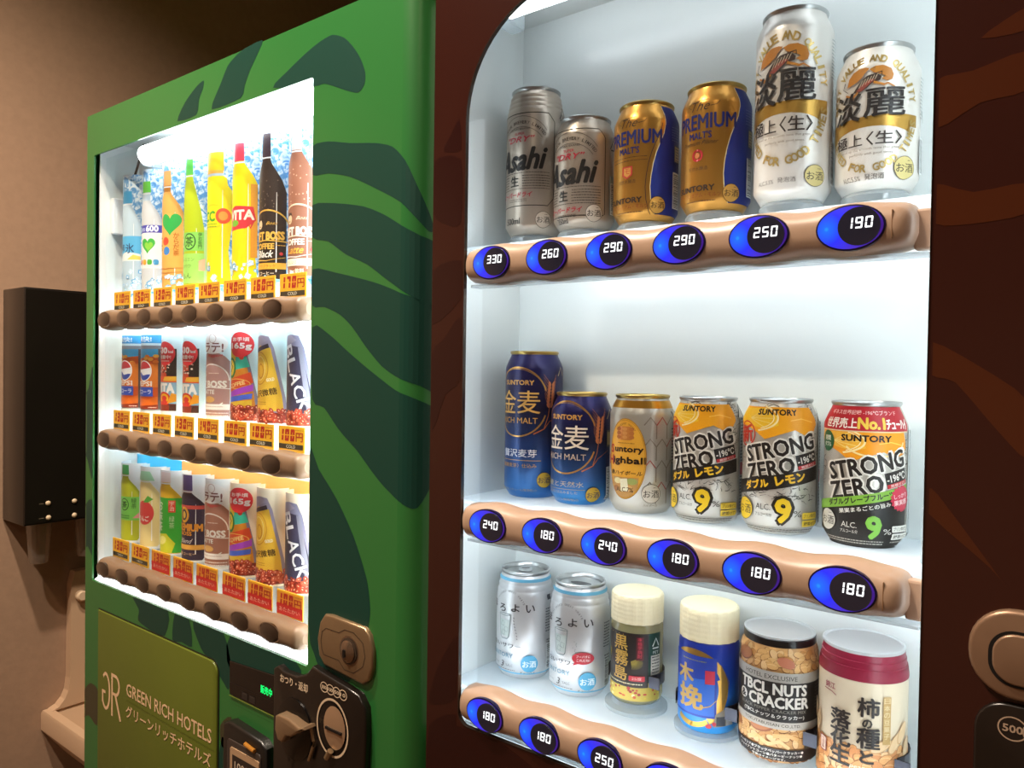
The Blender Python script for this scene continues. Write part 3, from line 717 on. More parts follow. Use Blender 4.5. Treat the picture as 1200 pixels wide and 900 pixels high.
M_oval = mat('smoked_display', '#1d1c26', .15, coat=.3, emit='#2a2836', es=.25); M_rim = mat('button_rim_navy', '#120b3a', .3)
for r in range(3):
    z = BROWZ[r]; sz = SHZ[r]
    PB('button_rail', rail_mesh(-.0415, .3955, z, .0198, .0016, 0.0, -.003, .016), M_tan, smooth=50)
    PB('rail_seam', B(.3800, -.0030, z-.0105, .3806, .0, z+.0105), mat('seam_brown', '#7d5b3c', .5)) 
    PB('rail_end_bracket', B(.392, .012, z-.018, .4045, .0235, z+.012, bev=.002), M_tan)
    sf = .046 if r == 0 else .030; sd = .0135 if r == 0 else 0
    PB('shelf', B(LX0+.001, sf, sz-.0052-sd, LX1-.001, LY-.0005, sz-.0006-sd, bev=.001), M_shelf)
    PB('shelf_lip', B(-.038, .008, z-.0232, .403, .0235, z-.0200, bev=.001), M_acryl)
    PB('shelf_light', B(-.040, .0275, z-.012, .39, .0285, z+.012), mat('shelf_led', '#ffffff', emit='#f2f8ff', es=10.0))
    for i in range(6):
        x = .0703*i
        bm = bmesh.new(); disc(bm, 0, 0, 0, .0250, .0174, 0, dome=.0016, thick=.004); disc(bm, 0, 0, -.0006, .0236, .0161, 1, dome=.0018); disc(bm, .0068, .0002, -.0027, .0150, .0144, 2, dome=.0004, thick=.002)
        bt = PB('select_button', bm, [M_rim, m_blue, M_oval], smooth=50); bt.location = (x-.37, -.0035-.35, z)
        a = Art(); a.D(PRB[r][i], 7.2, 2.6, 8.4, 'e#ffffff', w=21, th=.14)
        a.build('price_digits', bt, lambda xx, yy, l: Vector((xx/1000, -.0033-l, yy/1000)))
PB('window_pane', slab(bmesh.new(), rrect(-.079, 1.085, .461, 1.92, .01, 3), .0240, .0250), M_pane)
# side clips at the right end of the shelves
for sz in SHZ[1:]:
    bm = bmesh.new(); box(bm, .395, .05, sz, .425, .054, sz+.045, bev=.0015); box(bm, .421, .05, sz, .425, .10, sz+.045, bev=.0015); box(bm, .395, .05, sz, .425, .10, sz+.003)
    PB('end_clip', bm, M_acryl)
# recessed pull and coin panel on the right
hp = PB('pull_plate', slab(bmesh.new(), rrect(.4355, 1.2835, .62, 1.3440, .028, 8), -.006, .003, bev=.003), M_champd, smooth=45)
obj('pull_gap', slab(bmesh.new(), rrect(.4475, 1.2925, .60, 1.3305, .016, 8), -.0064, -.004), mat('slot_black'), hp)
obj('pull_flap', slab(bmesh.new(), rrect(.4500, 1.2945, .598, 1.3285, .014, 8), -.0085, -.003, bev=.0015), M_champd, hp, smooth=45)
cb = PB('coin_panel', slab(bmesh.new(), rrect(.4400, 1.09, .66, 1.2800, .02, 6), -.004, .003, bev=.002), M_satin, smooth=45)
for i, t in enumerate(('500', '100', '50', '10')):
    a = Art(); x = 462.5 + 14.2*i; a.O(x, 1264, 8.8, 8.2, .9, '#a8907a'); a.T(t, x, 1264, 4.9, '#a8907a', w=11.4 if len(t) == 3 else 8, b=.03)
    a.build('coin_mark', cb, lambda x, y, l: Vector((x/1000, -.004-l, y/1000)))
bm = bmesh.new(); disc(bm, .50, 1.205, -.0055, .026, .030, dome=.001, thick=.002); obj('coin_dish', bm, mat('dish_black'), cb, smooth=50)
obj('coin_slot', B(.486, -.0072, 1.2035, .514, -.0060, 1.2065), mat('slot_black'), cb)

# ------------------------------------------------------------------ cup dispenser and basin on the left wall
cd = thing('cup_dispenser', 'black wall-mounted cup dispenser box left of the green machine', 'cup dispenser', (WX, .18, 1.4))
def PC(name, bm, m, **k):
    o = obj(name, bm, m, cd, **k); o.location = (-WX, -.18, -1.4); return o
PC('body', B(WX+.0005, .052, 1.136, -1.385, .310, 1.668, bev=.003), M_satin, smooth=35)
PC('front_cover', B(-1.386, .0535, 1.140, -1.3825, .308, 1.664, bev=.001), M_satin)
for y, z in ((.101, 1.183), (.102, 1.150), (.157, 1.181), (.157, 1.148)):
    bm = bmesh.new(); lathe(bm, [(0, .004), (.003, .0035), (.0052, .002), (.0055, 0)], 16); o = PC('cover_stud', bm, mat('stud_cream', '#d8c2a0', .4), smooth=60)
    o.rotation_euler[1] = pi/2; o.location = (-1.3825-WX, y-.18, z-1.4)
for yy in (0, -33):
    a = Art(); a.lines(-10, 0, yy, 1, 1, '#8a7a66', 1.2)
    o = a.build('cover_print', cd, lambda x, y, l: Vector((-1.3823+l, .092+x/1000, 1.183+y/1000))); o.location = (-WX, -.18, -1.4)
M_cup = clear('cup_plastic', '#e8ddd0', .12, .08, diff=.22)
for y in (.106, .21):
    bm = bmesh.new(); z = 1.136; pr = []
    for k in range(7): pr += [(.0275-.0011*k, z-.0005-.014*k), (.0262-.0011*k, z-.011-.014*k)]
    pr += [(.0185, 1.0365), (0, 1.0360)]
    lathe(bm, pr, 28, cx=-1.447, cy=y); PC('cup_stack', bm, M_cup, smooth=50)
sk = thing('wall_basin', 'cream wall-mounted drink basin beneath the cup dispenser, partly behind the green machine', 'basin', (WX, .35, .66))
def PK(name, bm, m, **k):
    o = obj(name, bm, m, sk, **k); o.location = (-WX, -.35, -.66); return o
# bowl: wall side high, rim box with hollow
bm = bmesh.new(); ro = [(WX+.001, .135), (-1.24, .135), (-1.20, .175), (-1.20, .52), (-1.24, .56), (WX+.001, .56)]
ri = [(WX+.022, .157), (-1.25, .157), (-1.222, .185), (-1.222, .51), (-1.25, .538), (WX+.022, .538)]
rb = [(WX+.05, .20), (-1.29, .20), (-1.27, .22), (-1.27, .48), (-1.29, .50), (WX+.05, .50)]
rbo = [(WX+.001, .19), (-1.30, .19), (-1.26, .22), (-1.26, .48), (-1.30, .51), (WX+.001, .51)]
L = [[bm.verts.new((p[0], p[1], z)) for p in o_] for o_, z in ((rbo, .54), (ro, .615), (ro, .655), (inset(ro, .003), .662), (ri, .662), (rb, .585))]
for a_, b2 in zip(L, L[1:]):
    for i in range(6): bm.faces.new((a_[i], a_[(i+1)%6], b2[(i+1)%6], b2[i]))
bm.faces.new(L[0][::-1]); bm.faces.new(L[-1])
PK('bowl', bm, M_cream, smooth=30)
bm = bmesh.new(); yz = [(.20, .99), (.50, .99), (.50, .662), (.150, .662), (.165, .668), (.178, .682), (.186, .70), (.19, .73), (.192, .96)]
a1 = [bm.verts.new((WX+.001, y, z)) for y, z in yz]; b1 = [bm.verts.new((WX+.028, y, z)) for y, z in yz]
bm.faces.new(a1); bm.faces.new(b1[::-1])
for i in range(len(yz)): bm.faces.new((a1[i], b1[i], b1[(i+1)%len(yz)], a1[(i+1)%len(yz)]))
PK('splash_panel', bm, M_cream)
bm = bmesh.new(); lathe(bm, [(.013, 0), (.013, .012), (.010, .016), (0, .016)], 20); o = PK('push_button', bm, mat('cream_button', '#d9bfa0', .3), smooth=50); o.rotation_euler[1] = pi/2; o.location = (.0285, .212-.35, .93-.66)
bm = bmesh.new(); lathe(bm, [(0, .30), (.03, .30), (.035, .54), (0, .54)], 20, cx=-1.42, cy=.35); PK('drain_pipe', bm, M_cream, smooth=50)

# ------------------------------------------------------------------ drinks on the brown machine's shelves
def can_profile(H, rings=0, R=.033):
    p = [(0, .006), (.020, .0055), (.0235, .0015), (.0255, .0005), (.0275, .0015), (.0310, .0070), (R, .0115)]
    top = H - .0215
    if rings:
        p += [(R, H-.0300)]
        rr = R-.0006
        for k in range(rings):
            z = H - .0280 + k*(.0215/rings); st = .0215/rings
            rr = R - .0008 - k*(.0042/rings)
            p += [(rr, z), (rr, z+st*.55), (rr-.0010, z+st*.75)]
        p += [(R-.0062, H-.0045)]
    else:
        p += [(R, top), (R-.0004, top+.003), (R-.0030, top+.0095), (R-.0058, top+.0155), (R-.0064, H-.0040)]
    return p
def can(name, label, cat, x, z, H, body, rot=0.0, rings=0, rim=None, y=.107, open_=None, tilt=0.0, group=None):
    t = thing(name, label, cat, (x, y, z), group=group); R = .0335
    p = can_profile(H, rings, R); bm = bmesh.new()
    lathe(bm, p, 56); body_o = obj('can_body', bm, body, t, smooth=50)
    rn = R - .0064
    q = [(rn, H-.0040), (rn+.0012, H-.0024), (rn+.0014, H-.0010), (rn+.0006, H), (rn-.0006, H-.0002), (rn-.0016, H-.0015), (rn-.0022, H-.0058), (rn-.0034, H-.0060), (rn-.0042, H-.0042), (.010, H-.0040), (0, H-.0040)]
    bm = bmesh.new(); lathe(bm, q, 56); lid = obj('lid', bm, rim or M_alud, t, smooth=40)
    if open_ == 'tab':
        bm = bmesh.new(); o = rrect(-.008, -.011, .008, .013, .007, 6); b2 = rrect(-.0045, .0, .0045, .0095, .003, 5)
        pl_ = plate_holes(o, [b2], 0, .0012)
        bmesh.ops.rotate(pl_, verts=pl_.verts, cent=(0, 0, 0), matrix=Matrix.Rotation(-pi/2, 3, 'X'))
        pt = obj('pull_tab', pl_, M_alu, t); pt.location = (0, 0, H-.0022); pt.rotation_euler[2] = radians(35)
    if open_ == 'hole':
        bm = bmesh.new(); lathe(bm, [(0, H-.0036), (.0105, H-.0036)], 28, cx=.003, cy=-.006)
        for v in bm.verts: v.co.x = .001 + (v.co.x-.001)*1.15 + (v.co.y+.006)*.25; v.co.y = -.004 + (v.co.y+.006)*.62
        obj('mouth_opening', bm, mat('mouth_dark', '#101418', .3), t)
    if z > 1.6:
        bm = bmesh.new(); lathe(bm, [(0, -.0001), (.0265, -.0001), (.0285, -.003), (.0265, -.0128), (0, -.0128)], 36); obj('riser', bm, M_acryl, t, smooth=40)
    return t, wrap(p, rot, R)
def ycuts(H): return [H*1000-21.5, H*1000-18.5, H*1000-12, H*1000-6, 7, 11.5]
def lab(a, t, mp, H, label=None, xr=(-62, 82)):
    return a.build('printed_label', t, mp, xstep=4, ycuts=ycuts(H), xr=xr, label=label)
X1 = (-.0270, .0415, .1180, .1954, .2713, .3432); X2 = (-.0235, .0431, .1192, .1929, .2660, .3402); X3 = (-.0318, .0452, .1176, .1984, .2683, .3422)
Z1, Z2, Z3 = .0, .0, .0
ZS = (1.6540, 1.3540, 1.1450)

# --- silver beers
M_silver = mat('beer_silver', '#b3a698', .34, .55)
def beer_silver(t, mp, H, big):
    a = Art(); k = 1.0; top = (136 if big else 106); bot = (32 if big else 13); ba = 84 if big else 59; kk = '#1d1a18'; rd = '#b8203a'
    fr = [(-42, top-9), (-34, top), (34, top), (42, top-9), (42, bot+(9 if big else 2)), (34 if big else 38, bot), (-34, bot), (-42, bot+9), (-42, top-9)]
    a.S(fr, .9, kk)
    a.A('SUPERIOR BREWERY LIMITED', 0, top-38, 34, 28, 3.6, '#4a4038', 150, 30, b=.01)
    a.O(0, top-36, 37, 33, .5, '#5a5048', 30, 150); a.O(0, top-41, 31, 26, .5, '#5a5048', 30, 150)
    a.T('JAPAN BRAND', 0, top-18, 2.8, '#4a4038', w=26); a.T('SUPER', 0, top-23, 3.0, rd, w=13)
    a.T('"DRY"', 0, top-29, 6.6, rd, w=36, b=.012, sh=.3)
    a.T('Asahi', -1, ba, 24, kk, w=66, b=.036, sh=.32, sk=.05)
    a.lines(-36, 36, ba-15, 1, 1, '#4a4038', .8)
    a.T('生', -6, ba-24, 11.5, kk, w=12, b=.03)
    a.lines(4, 36, ba-18.5, 5, 2.9, '#4a4038', .9); a.lines(-36, -15, ba-18.5, 5, 2.9, '#4a4038', .9); a.lines(-36, 36, ba-33, 1, 1, '#4a4038', .8)
    a.T('スーパードライ', -6, ba-39.5, 5.6, rd, w=44, b=.03, sh=.2); a.lines(-14, 10, ba-45, 2, 2, '#4a4038', .6)
    a.T('500ml' if big else '350ml', -8, 15 if big else 8, 7 if big else 5.2, kk, w=20 if big else 15, b=.01)
    a.sake(29, 16 if big else 15.5, 9.3, '#cfc4b8')
    a.S([(49, H*1000-36), (56, H*1000-22), (63, H*1000-34)], 1.4, '#33373a'); a.S([(63, H*1000-36), (50, H*1000-37)], 1.4, '#33373a'); a.T('アルミ', 56, H*1000-32, 4, '#33373a', w=7)
    a.R(48, 15, 62, 62 if big else 58, '#8f9a98'); a.barcode(50, 16, 60, 50 if not big else 60)
    lab(a, t, mp, H)
t, mp = can('beer_can', 'tall silver beer can with red DRY lettering, leftmost on the top shelf', 'beer can', X1[0], ZS[0], .168, M_silver, 4, rings=4); beer_silver(t, mp, .168, True)
t, mp = can('beer_can', 'short silver beer can with red DRY lettering, second from left on the top shelf', 'beer can', X1[1], ZS[0], .1225, M_silver, 2); beer_silver(t, mp, .1225, False)

# --- gold and blue beers
M_gold = mat('beer_gold', '#c08b3f', .3, .72); M_goldrim = mat('gold_lid', '#bba05e', .28, .9)
def beer_gold(t, mp, H, var):
    a = Art(); bl = '#1c2f86'; nv = '#17226a'; tp = H*1000-6
    edge = [(34, tp), (36, 106), (37, 98), (35, 88), (31, 78), (27, 68), (24, 57), (22, 45), (21, 33), (22, 20), (25, 9), (27, 6)]
    a.P(edge + [(88, 6), (88, tp)], bl)
    a.S(edge, .8, '#e7d6a2')
    if var: a.S([(x-3.6-(0 if y > 80 else 1.2), y) for x, y in edge if y < 100], .6, '#2a2030')
    a.T('The', -2, 99, 8.5, '#3a2c20', w=19, b=-.008, sh=.5); a.S([(-12, 98), (-16, 100), (-12, 104), (6, 104.5)], .5, '#3a2c20'); a.S([(8, 98), (14, 99), (17, 102)], .5, '#3a2c20')
    a.T('PREMIUM', 2, 84, 14, nv, w=61, b=.022); a.T("MALT'S", -2, 71, 6.6, nv, w=23, b=.02)
    if var: a.lines(-24, 18, 64, 2, 3.4, '#4a3520', .6)
    else: a.T('Premium Pilsner', -3, 64, 4.0, '#4a3520', w=38, sh=.45)
    if var: a.P([(-9, 55), (3, 55), (3, 46), (-3, 42), (-9, 46)], '#b9402e'); a.P([(-7, 53.4), (1, 53.4), (1, 46.8), (-3, 44), (-7, 46.8)], '#c98e44'); a.T('モ', -3, 50, 5.5, '#b9402e')
    else: a.O(-4, 52, 5.8, 5.8, 2.2, '#b3292c'); a.E(-4, 52, 2.6, 2.6, '#cf7a48')
    a.T('天然水醸造', -4, 39.5, 3.8, '#5a3c20', w=21); a.T('SUNTORY', -7, 20.5, 5.4, '#33241c', w=40, b=.04)
    a.T('ザ・プレミアム・モルツ' if not var else 'ザ・プレミアム・モルツ', -4, 14, 4.2, '#9a4a26', w=46); a.lines(-18, 14, 8.5, 1, 1, '#5a3c20', .9)
    a.sake(29, 15, 8.6, '#d2a04a', '#33241c')
    a.R(49, 60, 61, 78, '#44506a'); a.R(50, 61.5, 60, 76.5, '#a89a70'); a.lines(51, 59, 74, 5, 2.8, '#38405a', 1)
    a.lines(44, 62, 95, 6, 2.6, '#5a66a0', .8); a.barcode(47, 13, 60, 50)
    lab(a, t, mp, H, xr=(-62, 88))
t, mp = can('beer_can', 'gold beer can with blue side and red shield mark, on the top shelf', 'beer can', X1[2], ZS[0], .1225, M_gold, 0, rim=M_goldrim); beer_gold(t, mp, .1225, 1)
t, mp = can('beer_can', 'gold beer can with blue side and round red seal, on the top shelf', 'beer can', X1[3], ZS[0]+.002, .1225, M_gold, 0, rim=M_goldrim); beer_gold(t, mp, .1225, 0)

# --- pearl white low malt beers with the running beast emblem
M_pearl = mat('pearl_white_can', '#dcd8d2', .34, .3)
def beast(a, cx, cy, k):
    g = '#b5762b'; d = '#3a2a24'
    f = lambda pts: [(cx+x*k, cy+y*k) for x, y in pts]
    a.P(f([(-19,-2),(-17,5),(-13,9),(-8,11),(-3,11),(0,10),(-3,7),(-6,3),(-11,0),(-15,-1)]), g)
    a.P(f([(0,9),(4,11),(10,11),(16,8),(18,3),(17,-1),(13,-2),(9,0),(12,2),(8,4),(3,6)]), g)
    a.P(f([(-13,-8),(-8,-1),(-2,4),(5,5),(9,2),(8,-1),(3,-2),(-2,-6),(-8,-9)]), d)
    a.P(f([(-10,-7),(-5,-2),(1,1),(4,0),(-1,-4),(-6,-8)]), '#8a3a30')
    a.S(f([(-20,-8),(-14,-11),(-9,-8)]), 1.6*k, g, .6*k); a.S(f([(3,-2),(11,-5),(14,-4),(19,-7)]), 2.0*k, g, 1.0*k); a.S(f([(-21,3),(-23,-2),(-18,-6)]), 1.0*k, d, .4*k)
    a.S(f([(5,5),(9,6),(9,3)]), .9*k, d); a.S(f([(-9,-8),(-13,-12),(-16,-12)]), 1.6*k, g, .7*k)
    for i in range(6): a.S(f([(-8+i*2.4, -5+i*1.0), (-5+i*2.2, 1+i*.7)]), .45*k, '#c9b9a0')
def beer_pearl(t, mp, H, big):
    a = Art(); s = 1.2 if big else 1.0; cy = 88 if big else 63; rx, ry = (38, 55) if big else (37, 46); gd = '#c0a260'; kk = '#201c1c'
    R_ = lambda x, y: (x, y)
    yb = 80 if big else 56
    a.P([(-62, yb+4.5*s), (42, yb+5*s), (42, yb-5*s), (34, yb-5*s)] + [(36*cos(u), yb-14*s + 10*s*sin(u)) for u in [pi*i/14 for i in range(1, 14)]] + [(-40, yb-11*s), (-62, yb-11*s)], 'm#c39a4c')
    a.A('BEST VALUE AND QUALITY', 0, cy, rx, ry, 6.2*s, 'm#c7ad6c', 168, 14, b=.03)
    a.A('BREWED FOR GOOD TIMES', 0, cy, rx, ry, 6.2*s, 'm#c7ad6c', 196, 348, b=.03, flip=True)
    beast(a, 0, 121 if big else 90, 1.0*s)
    a.T('淡', -19, (98 if big else 70), 24*s, kk, w=25*s if not big else 27, b=.028, sh=.1); a.T('麗', 12, (99 if big else 71), 23*s, kk, w=32, b=.022)
    a.T('極上', -17, 65 if big else 41.5, 10.5*s, '#2a211e', w=25, b=.02); a.T('〈生〉', 12, 65 if big else 41.5, 11*s, '#2a211e', w=27, b=.02)
    a.T('lined up the smooth taste that goes', 0, 55 if big else 33, 2.6, '#6a5c4a', w=46); a.T('perfectly with good times.', 2, 50 if big else 29, 2.6, '#6a5c4a', w=34)
    a.T('ALC.5.5%', -14, 16 if big else 9.5, 3.6, '#5a5450', w=16); a.T('発泡酒', 5, 16.5 if big else 10, 4.6, '#5a5450', w=15)
    a.sake(29, 19.5 if big else 16.5, 9.6, '#cdbf80')
    a.barcode(47, 14, 57, 52 if big else 44); a.S([(50, 66), (55, 58), (60, 66)], 1.3, '#33373a'); a.lines(46, 58, H*1000-30, 12, 3, '#9aa0a0', 1)
    lab(a, t, mp, H)
t, mp = can('beer_can', 'tall pearl white beer can with running beast emblem on the top shelf', 'beer can', X1[4]+.003, ZS[0], .171, M_pearl, 2, y=.096); beer_pearl(t, mp, .171, True)
t, mp = can('beer_can', 'short pearl white beer can with beast emblem, right end of the top shelf', 'beer can', X1[5], ZS[0]+.002, .1235, M_pearl, 2); beer_pearl(t, mp, .1235, False)

# --- blue barley beers
M_blue5 = zramp('deep_blue_tall', [(0, '#1f6cb0'), (.05, '#16407c'), (.10, '#121c40'), (.17, '#1e1a58')], .32, .35)
M_blue3 = zramp('deep_blue_short', [(0, '#2a86cc'), (.03, '#184c88'), (.07, '#121c40'), (.123, '#221e64')], .32, .35)
def wheat(a, x, y, k, c):
    a.S([(x-7*k, y-44*k), (x-2*k, y-30*k), (x, y-16*k)], .8*k, c)
    for i in range(8):
        yy = y - 18*k + i*3.6*k
        for s in (-1, 1):
            a.E(x + s*2.4*k + i*.25*k, yy, 1.5*k, 3.0*k, c, 10, rot=-s*28); a.S([(x+s*3.2*k+i*.25*k, yy+2*k), (x+s*(6.5+i*.3)*k, yy+11*k)], .55*k, c, .2*k)
def beer_blue(t, mp, H, big):
    a = Art(); gd = '#d29a4e'; cy = 110 if big else 74; c1 = '#d9a65a' if big else '#ead9c8'
    a.O(0, cy, 37, 40, 1.7, 'm#d8a45c', 20, 400-62, 50); a.O(-1, cy-1, 38.4, 38.6, .5, 'm#d8a45c', 20, 330, 50)
    a.T('SUNTORY', 0, cy+22, 5.2, gd, w=40, b=.04)
    a.T('金', -14, cy, 26, c1, w=25, b=.004); a.T('麦', 14, cy, 26, c1, w=27, b=.004)
    a.T('RICH MALT', 0, cy-21, 6.6, gd if big else '#c9b2a0', w=49, b=.0)
    wheat(a, 39, cy+14, .98, '#cf7a4e'); a.S([(20, cy-36), (32, cy-30), (38, cy-22), (52, cy-14)], 1.4, '#c8703f', .3)
    if big:
        a.T('贅沢麦芽', 2, 52, 8.8, '#dcdce4', w=44, b=.01); a.R(-30, 43.5, 29, 44.2, '#b9914e'); a.T('〈国産麦芽〉仕込み', 0, 38, 4.6, '#b98a50', w=48, b=.01); a.T('生・発泡酒 リキュール(発泡性)①', -2, 10, 3.6, '#9a8a6a', w=54)
        a.sake(33, 22, 8.8, '#c9a52e', '#1d2648')
    else:
        a.T('麦と天然水', 0, 23.5, 6.2, '#b9a68a', w=45, b=.0); a.R(-30, 17.6, 24, 18.1, '#a08a60'); a.T('贅沢に仕込みました', -3, 14.5, 3.2, '#a8987c', w=38); a.T('リキュール(発泡性)①', -3, 6, 3.2, '#a8987c', w=40)
        a.sake(33, 12.5, 8.6, '#c9a52e', '#1d2648')
    a.R(49, cy-40, 56, cy-18, '#1d2a58'); a.R(50, cy-10, 59, cy+8, '#5c5a50'); a.R(51, cy-8, 58, cy+6, '#9a8e62'); a.barcode(50, 6, 61, 42); a.S([(50, H*1000-28), (55, H*1000-18), (60, H*1000-28)], 1.3, '#b9a880')
    lab(a, t, mp, H, xr=(-62, 84))
t, mp = can('beer_can', 'tall dark blue beer can with gold characters, left end of the middle shelf', 'beer can', X2[0], ZS[1], .168, M_blue5, 2, rim=M_goldrim); beer_blue(t, mp, .168, True)
t, mp = can('beer_can', 'short dark blue beer can with whitish characters beside the tall blue one', 'beer can', X2[1], ZS[1], .1225, M_blue3, 0, rim=M_goldrim); beer_blue(t, mp, .1225, False)

# --- whisky soda
M_ksil = mat('whisky_soda_silver', '#b9b3a8', .34, .5)
t, mp = can('highball_can', 'silver whisky soda can with a yellow oval label', 'drink can', X2[2], ZS[1], .1225, M_ksil, 2, rim=M_goldrim)
a = Art(); a.R(-62, 109, 84, 116.5, 'm#cf9a3e')
for q in range(4):
    x0 = 24 + q*13
    for zz in (92, 70, 48, 26): a.S([(x0-6.5, zz), (x0, zz+8), (x0+6.5, zz)], 1.3, '#8b8074' if (q+zz) % 3 else '#a8504c'); a.S([(x0+6.5, zz), (x0+6.5, zz-14)], 1.3, '#8b8074')
a.E(-2, 57, 22.6, 41.5, '#a8762a', 40); a.E(-2, 57, 21.8, 40.6, '#e2a637', 40)
a.RR(-12, 76, 7, 90, 4, '#c07a3c')
for i in range(9): a.E(-10+(i % 3)*7.5, 79+(i//3)*4.2, 2.9, 1.9, ['#a8622c', '#cf9050', '#b87038'][i % 3], 10)
a.A('SINCE1937 WHISKY', -2, 57, 18, 36, 1.8, '#7a4a1c', 125, 55); a.lines(-12, 8, 73, 1, 1, '#8a5a22', .6)
a.T('S', -19.5, 66.5, 8.2, '#b0382c', b=.05); a.T('untory', 1, 65.5, 6.6, '#2a1c12', w=32, b=.045); a.T('H', -21, 55, 9, '#b0382c', b=.05); a.T('ighball', 1.5, 54.5, 8.6, '#2a1c12', w=36, b=.045)
a.T('角ハイボール', -2, 42.5, 4.6, '#3a2818', w=37, b=.03, sh=.2)
a.P([(-17, 38), (13, 38), (12, 28), (5, 19), (-2, 16.6), (-10, 19.6), (-17, 30)], '#b98c50'); a.E(-10, 34, 5, 3, '#d8cc9a', 14); a.E(6, 34, 6, 3.4, '#97a05a', 14); a.E(2, 27, 5, 3, '#d0a060', 14); a.P([(-7, 36), (1, 37), (3, 24), (-6, 23)], '#e0dcc0'); a.E(-12, 26, 4, 3, '#a06a3c', 12)
a.T('ALC.7%', -2, 25.5, 4.6, '#5a4426', w=19, b=.02); a.O(-2, 57, 21.2, 40, .5, '#b07c28')
a.sake(25.5, 22.5, 9.8, '#c9c0b2'); a.T('ハイボール', 25, 10.5, 3, '#5a5048', w=15)
a.lines(50, 60, 88, 18, 3.2, '#4a4c50', 1.4); a.S([(50, 106), (55, 98), (60, 106)], 1.5, '#202428'); a.R(50, 20, 60, 52, '#7d8c90'); a.T('500', 55, 30, 6, '#2a3438', w=8)
lab(a, t, mp, .1225)

# --- strong citrus sours
M_ssil = mat('sour_silver', '#c6c2ba', .34, .5)
def cracks(a, x0, x1, y0, y1, n, c='#3c3a38'):
    k0 = len(a.items)
    for i in range(n):
        x = rnd.uniform(x0, x1); y = rnd.uniform(y0, y1); p = [(x, y)]; an = rnd.uniform(-.5, 1.6)
        for k in range(3): an += rnd.uniform(-.9, .9); x += cos(an)*rnd.uniform(1.2, 3.2); y += sin(an)*rnd.uniform(1, 2.6); p.append((x, y))
        a.S(p, rnd.uniform(.4, 1.1), c if i % 3 else '#8a8884', .2)
    a.pack(k0)
def fruit(a, y0, y1, col, col2):
    h = y1-y0
    pts = [(-40, y1), (40, y1)] + [(43, y1-h*.3), (44, y1-h*.6), (40, y0+4), (30, y0+1), (20, y0+6), (8, y0+2), (-6, y0-3), (-16, y0+4), (-26, y0+8), (-38, y0+9), (-44, y0+16)]
    a.P(pts, col2); a.P([(-42, y1-2), (-6, y1-1), (4, y1-h*.3), (6, y1-h*.62), (-4, y0+6), (-20, y0+9), (-42, y0+13)], col)
    a.O(-22, y0+h*.62, 28, h*.5, 1.6, '#f7e2a8', -70, 60, 20); a.O(-22, y0+h*.62, 24, h*.42, .6, '#fbf0c8', -60, 55, 16)
    for q in (-50, -25, 0, 25, 50): a.S([(-22, y0+h*.6), (-22+23*cos(radians(q)), y0+h*.62+h*.4*sin(radians(q)))], .5, '#f4d880')
    a.S([(16, y0+h*.55), (26, y0+h*.62), (38, y0+h*.5)], .8, '#ffc95a')
def strong_words(a, cy, rot=13):
    k = '#1c1917'; cx = 7; th = radians(rot)
    pos = lambda dx, dy: (cx + dx*cos(th) - dy*sin(th), cy + dx*sin(th) + dy*cos(th))
    x, y = pos(2, 8.2); a.T('STRONG', x, y, 15.2, '#e9e5de', w=69, rot=rot, b=.085); a.T('STRONG', x, y, 14.2, k, w=66, rot=rot, b=.035)
    x, y = pos(-11, -8.4); a.T('ZERO', x, y, 15.2, '#e9e5de', w=47, rot=rot, b=.085); a.T('ZERO', x, y, 14.2, k, w=44, rot=rot, b=.035)
    x, y = pos(24.5, -7.6); a.R(x-11.5, y-7.2, x+11.5, y+7.2, '#d9d5cc', rot=rot); a.R(x-11, y-6.7, x+11, y+6.7, k, rot=rot)
    a.T('-196℃', x-.4, y+1.2, 6.2, '#ece8e0', w=19, rot=rot, b=.02); x2, y2 = pos(24.5, -12.6); a.R(x2-10.4, y2-1.7, x2+10.4, y2+1.7, '#b8242c', rot=rot); a.T('無糖ゼロ', x2, y2, 2.6, '#f0d8d0', w=15, rot=rot)
def band(a, yl, yr, h, c):
    a.P([(-44, yl-h/2), (46, yr-h/2), (46, yr+h/2), (-44, yl+h/2)], c)
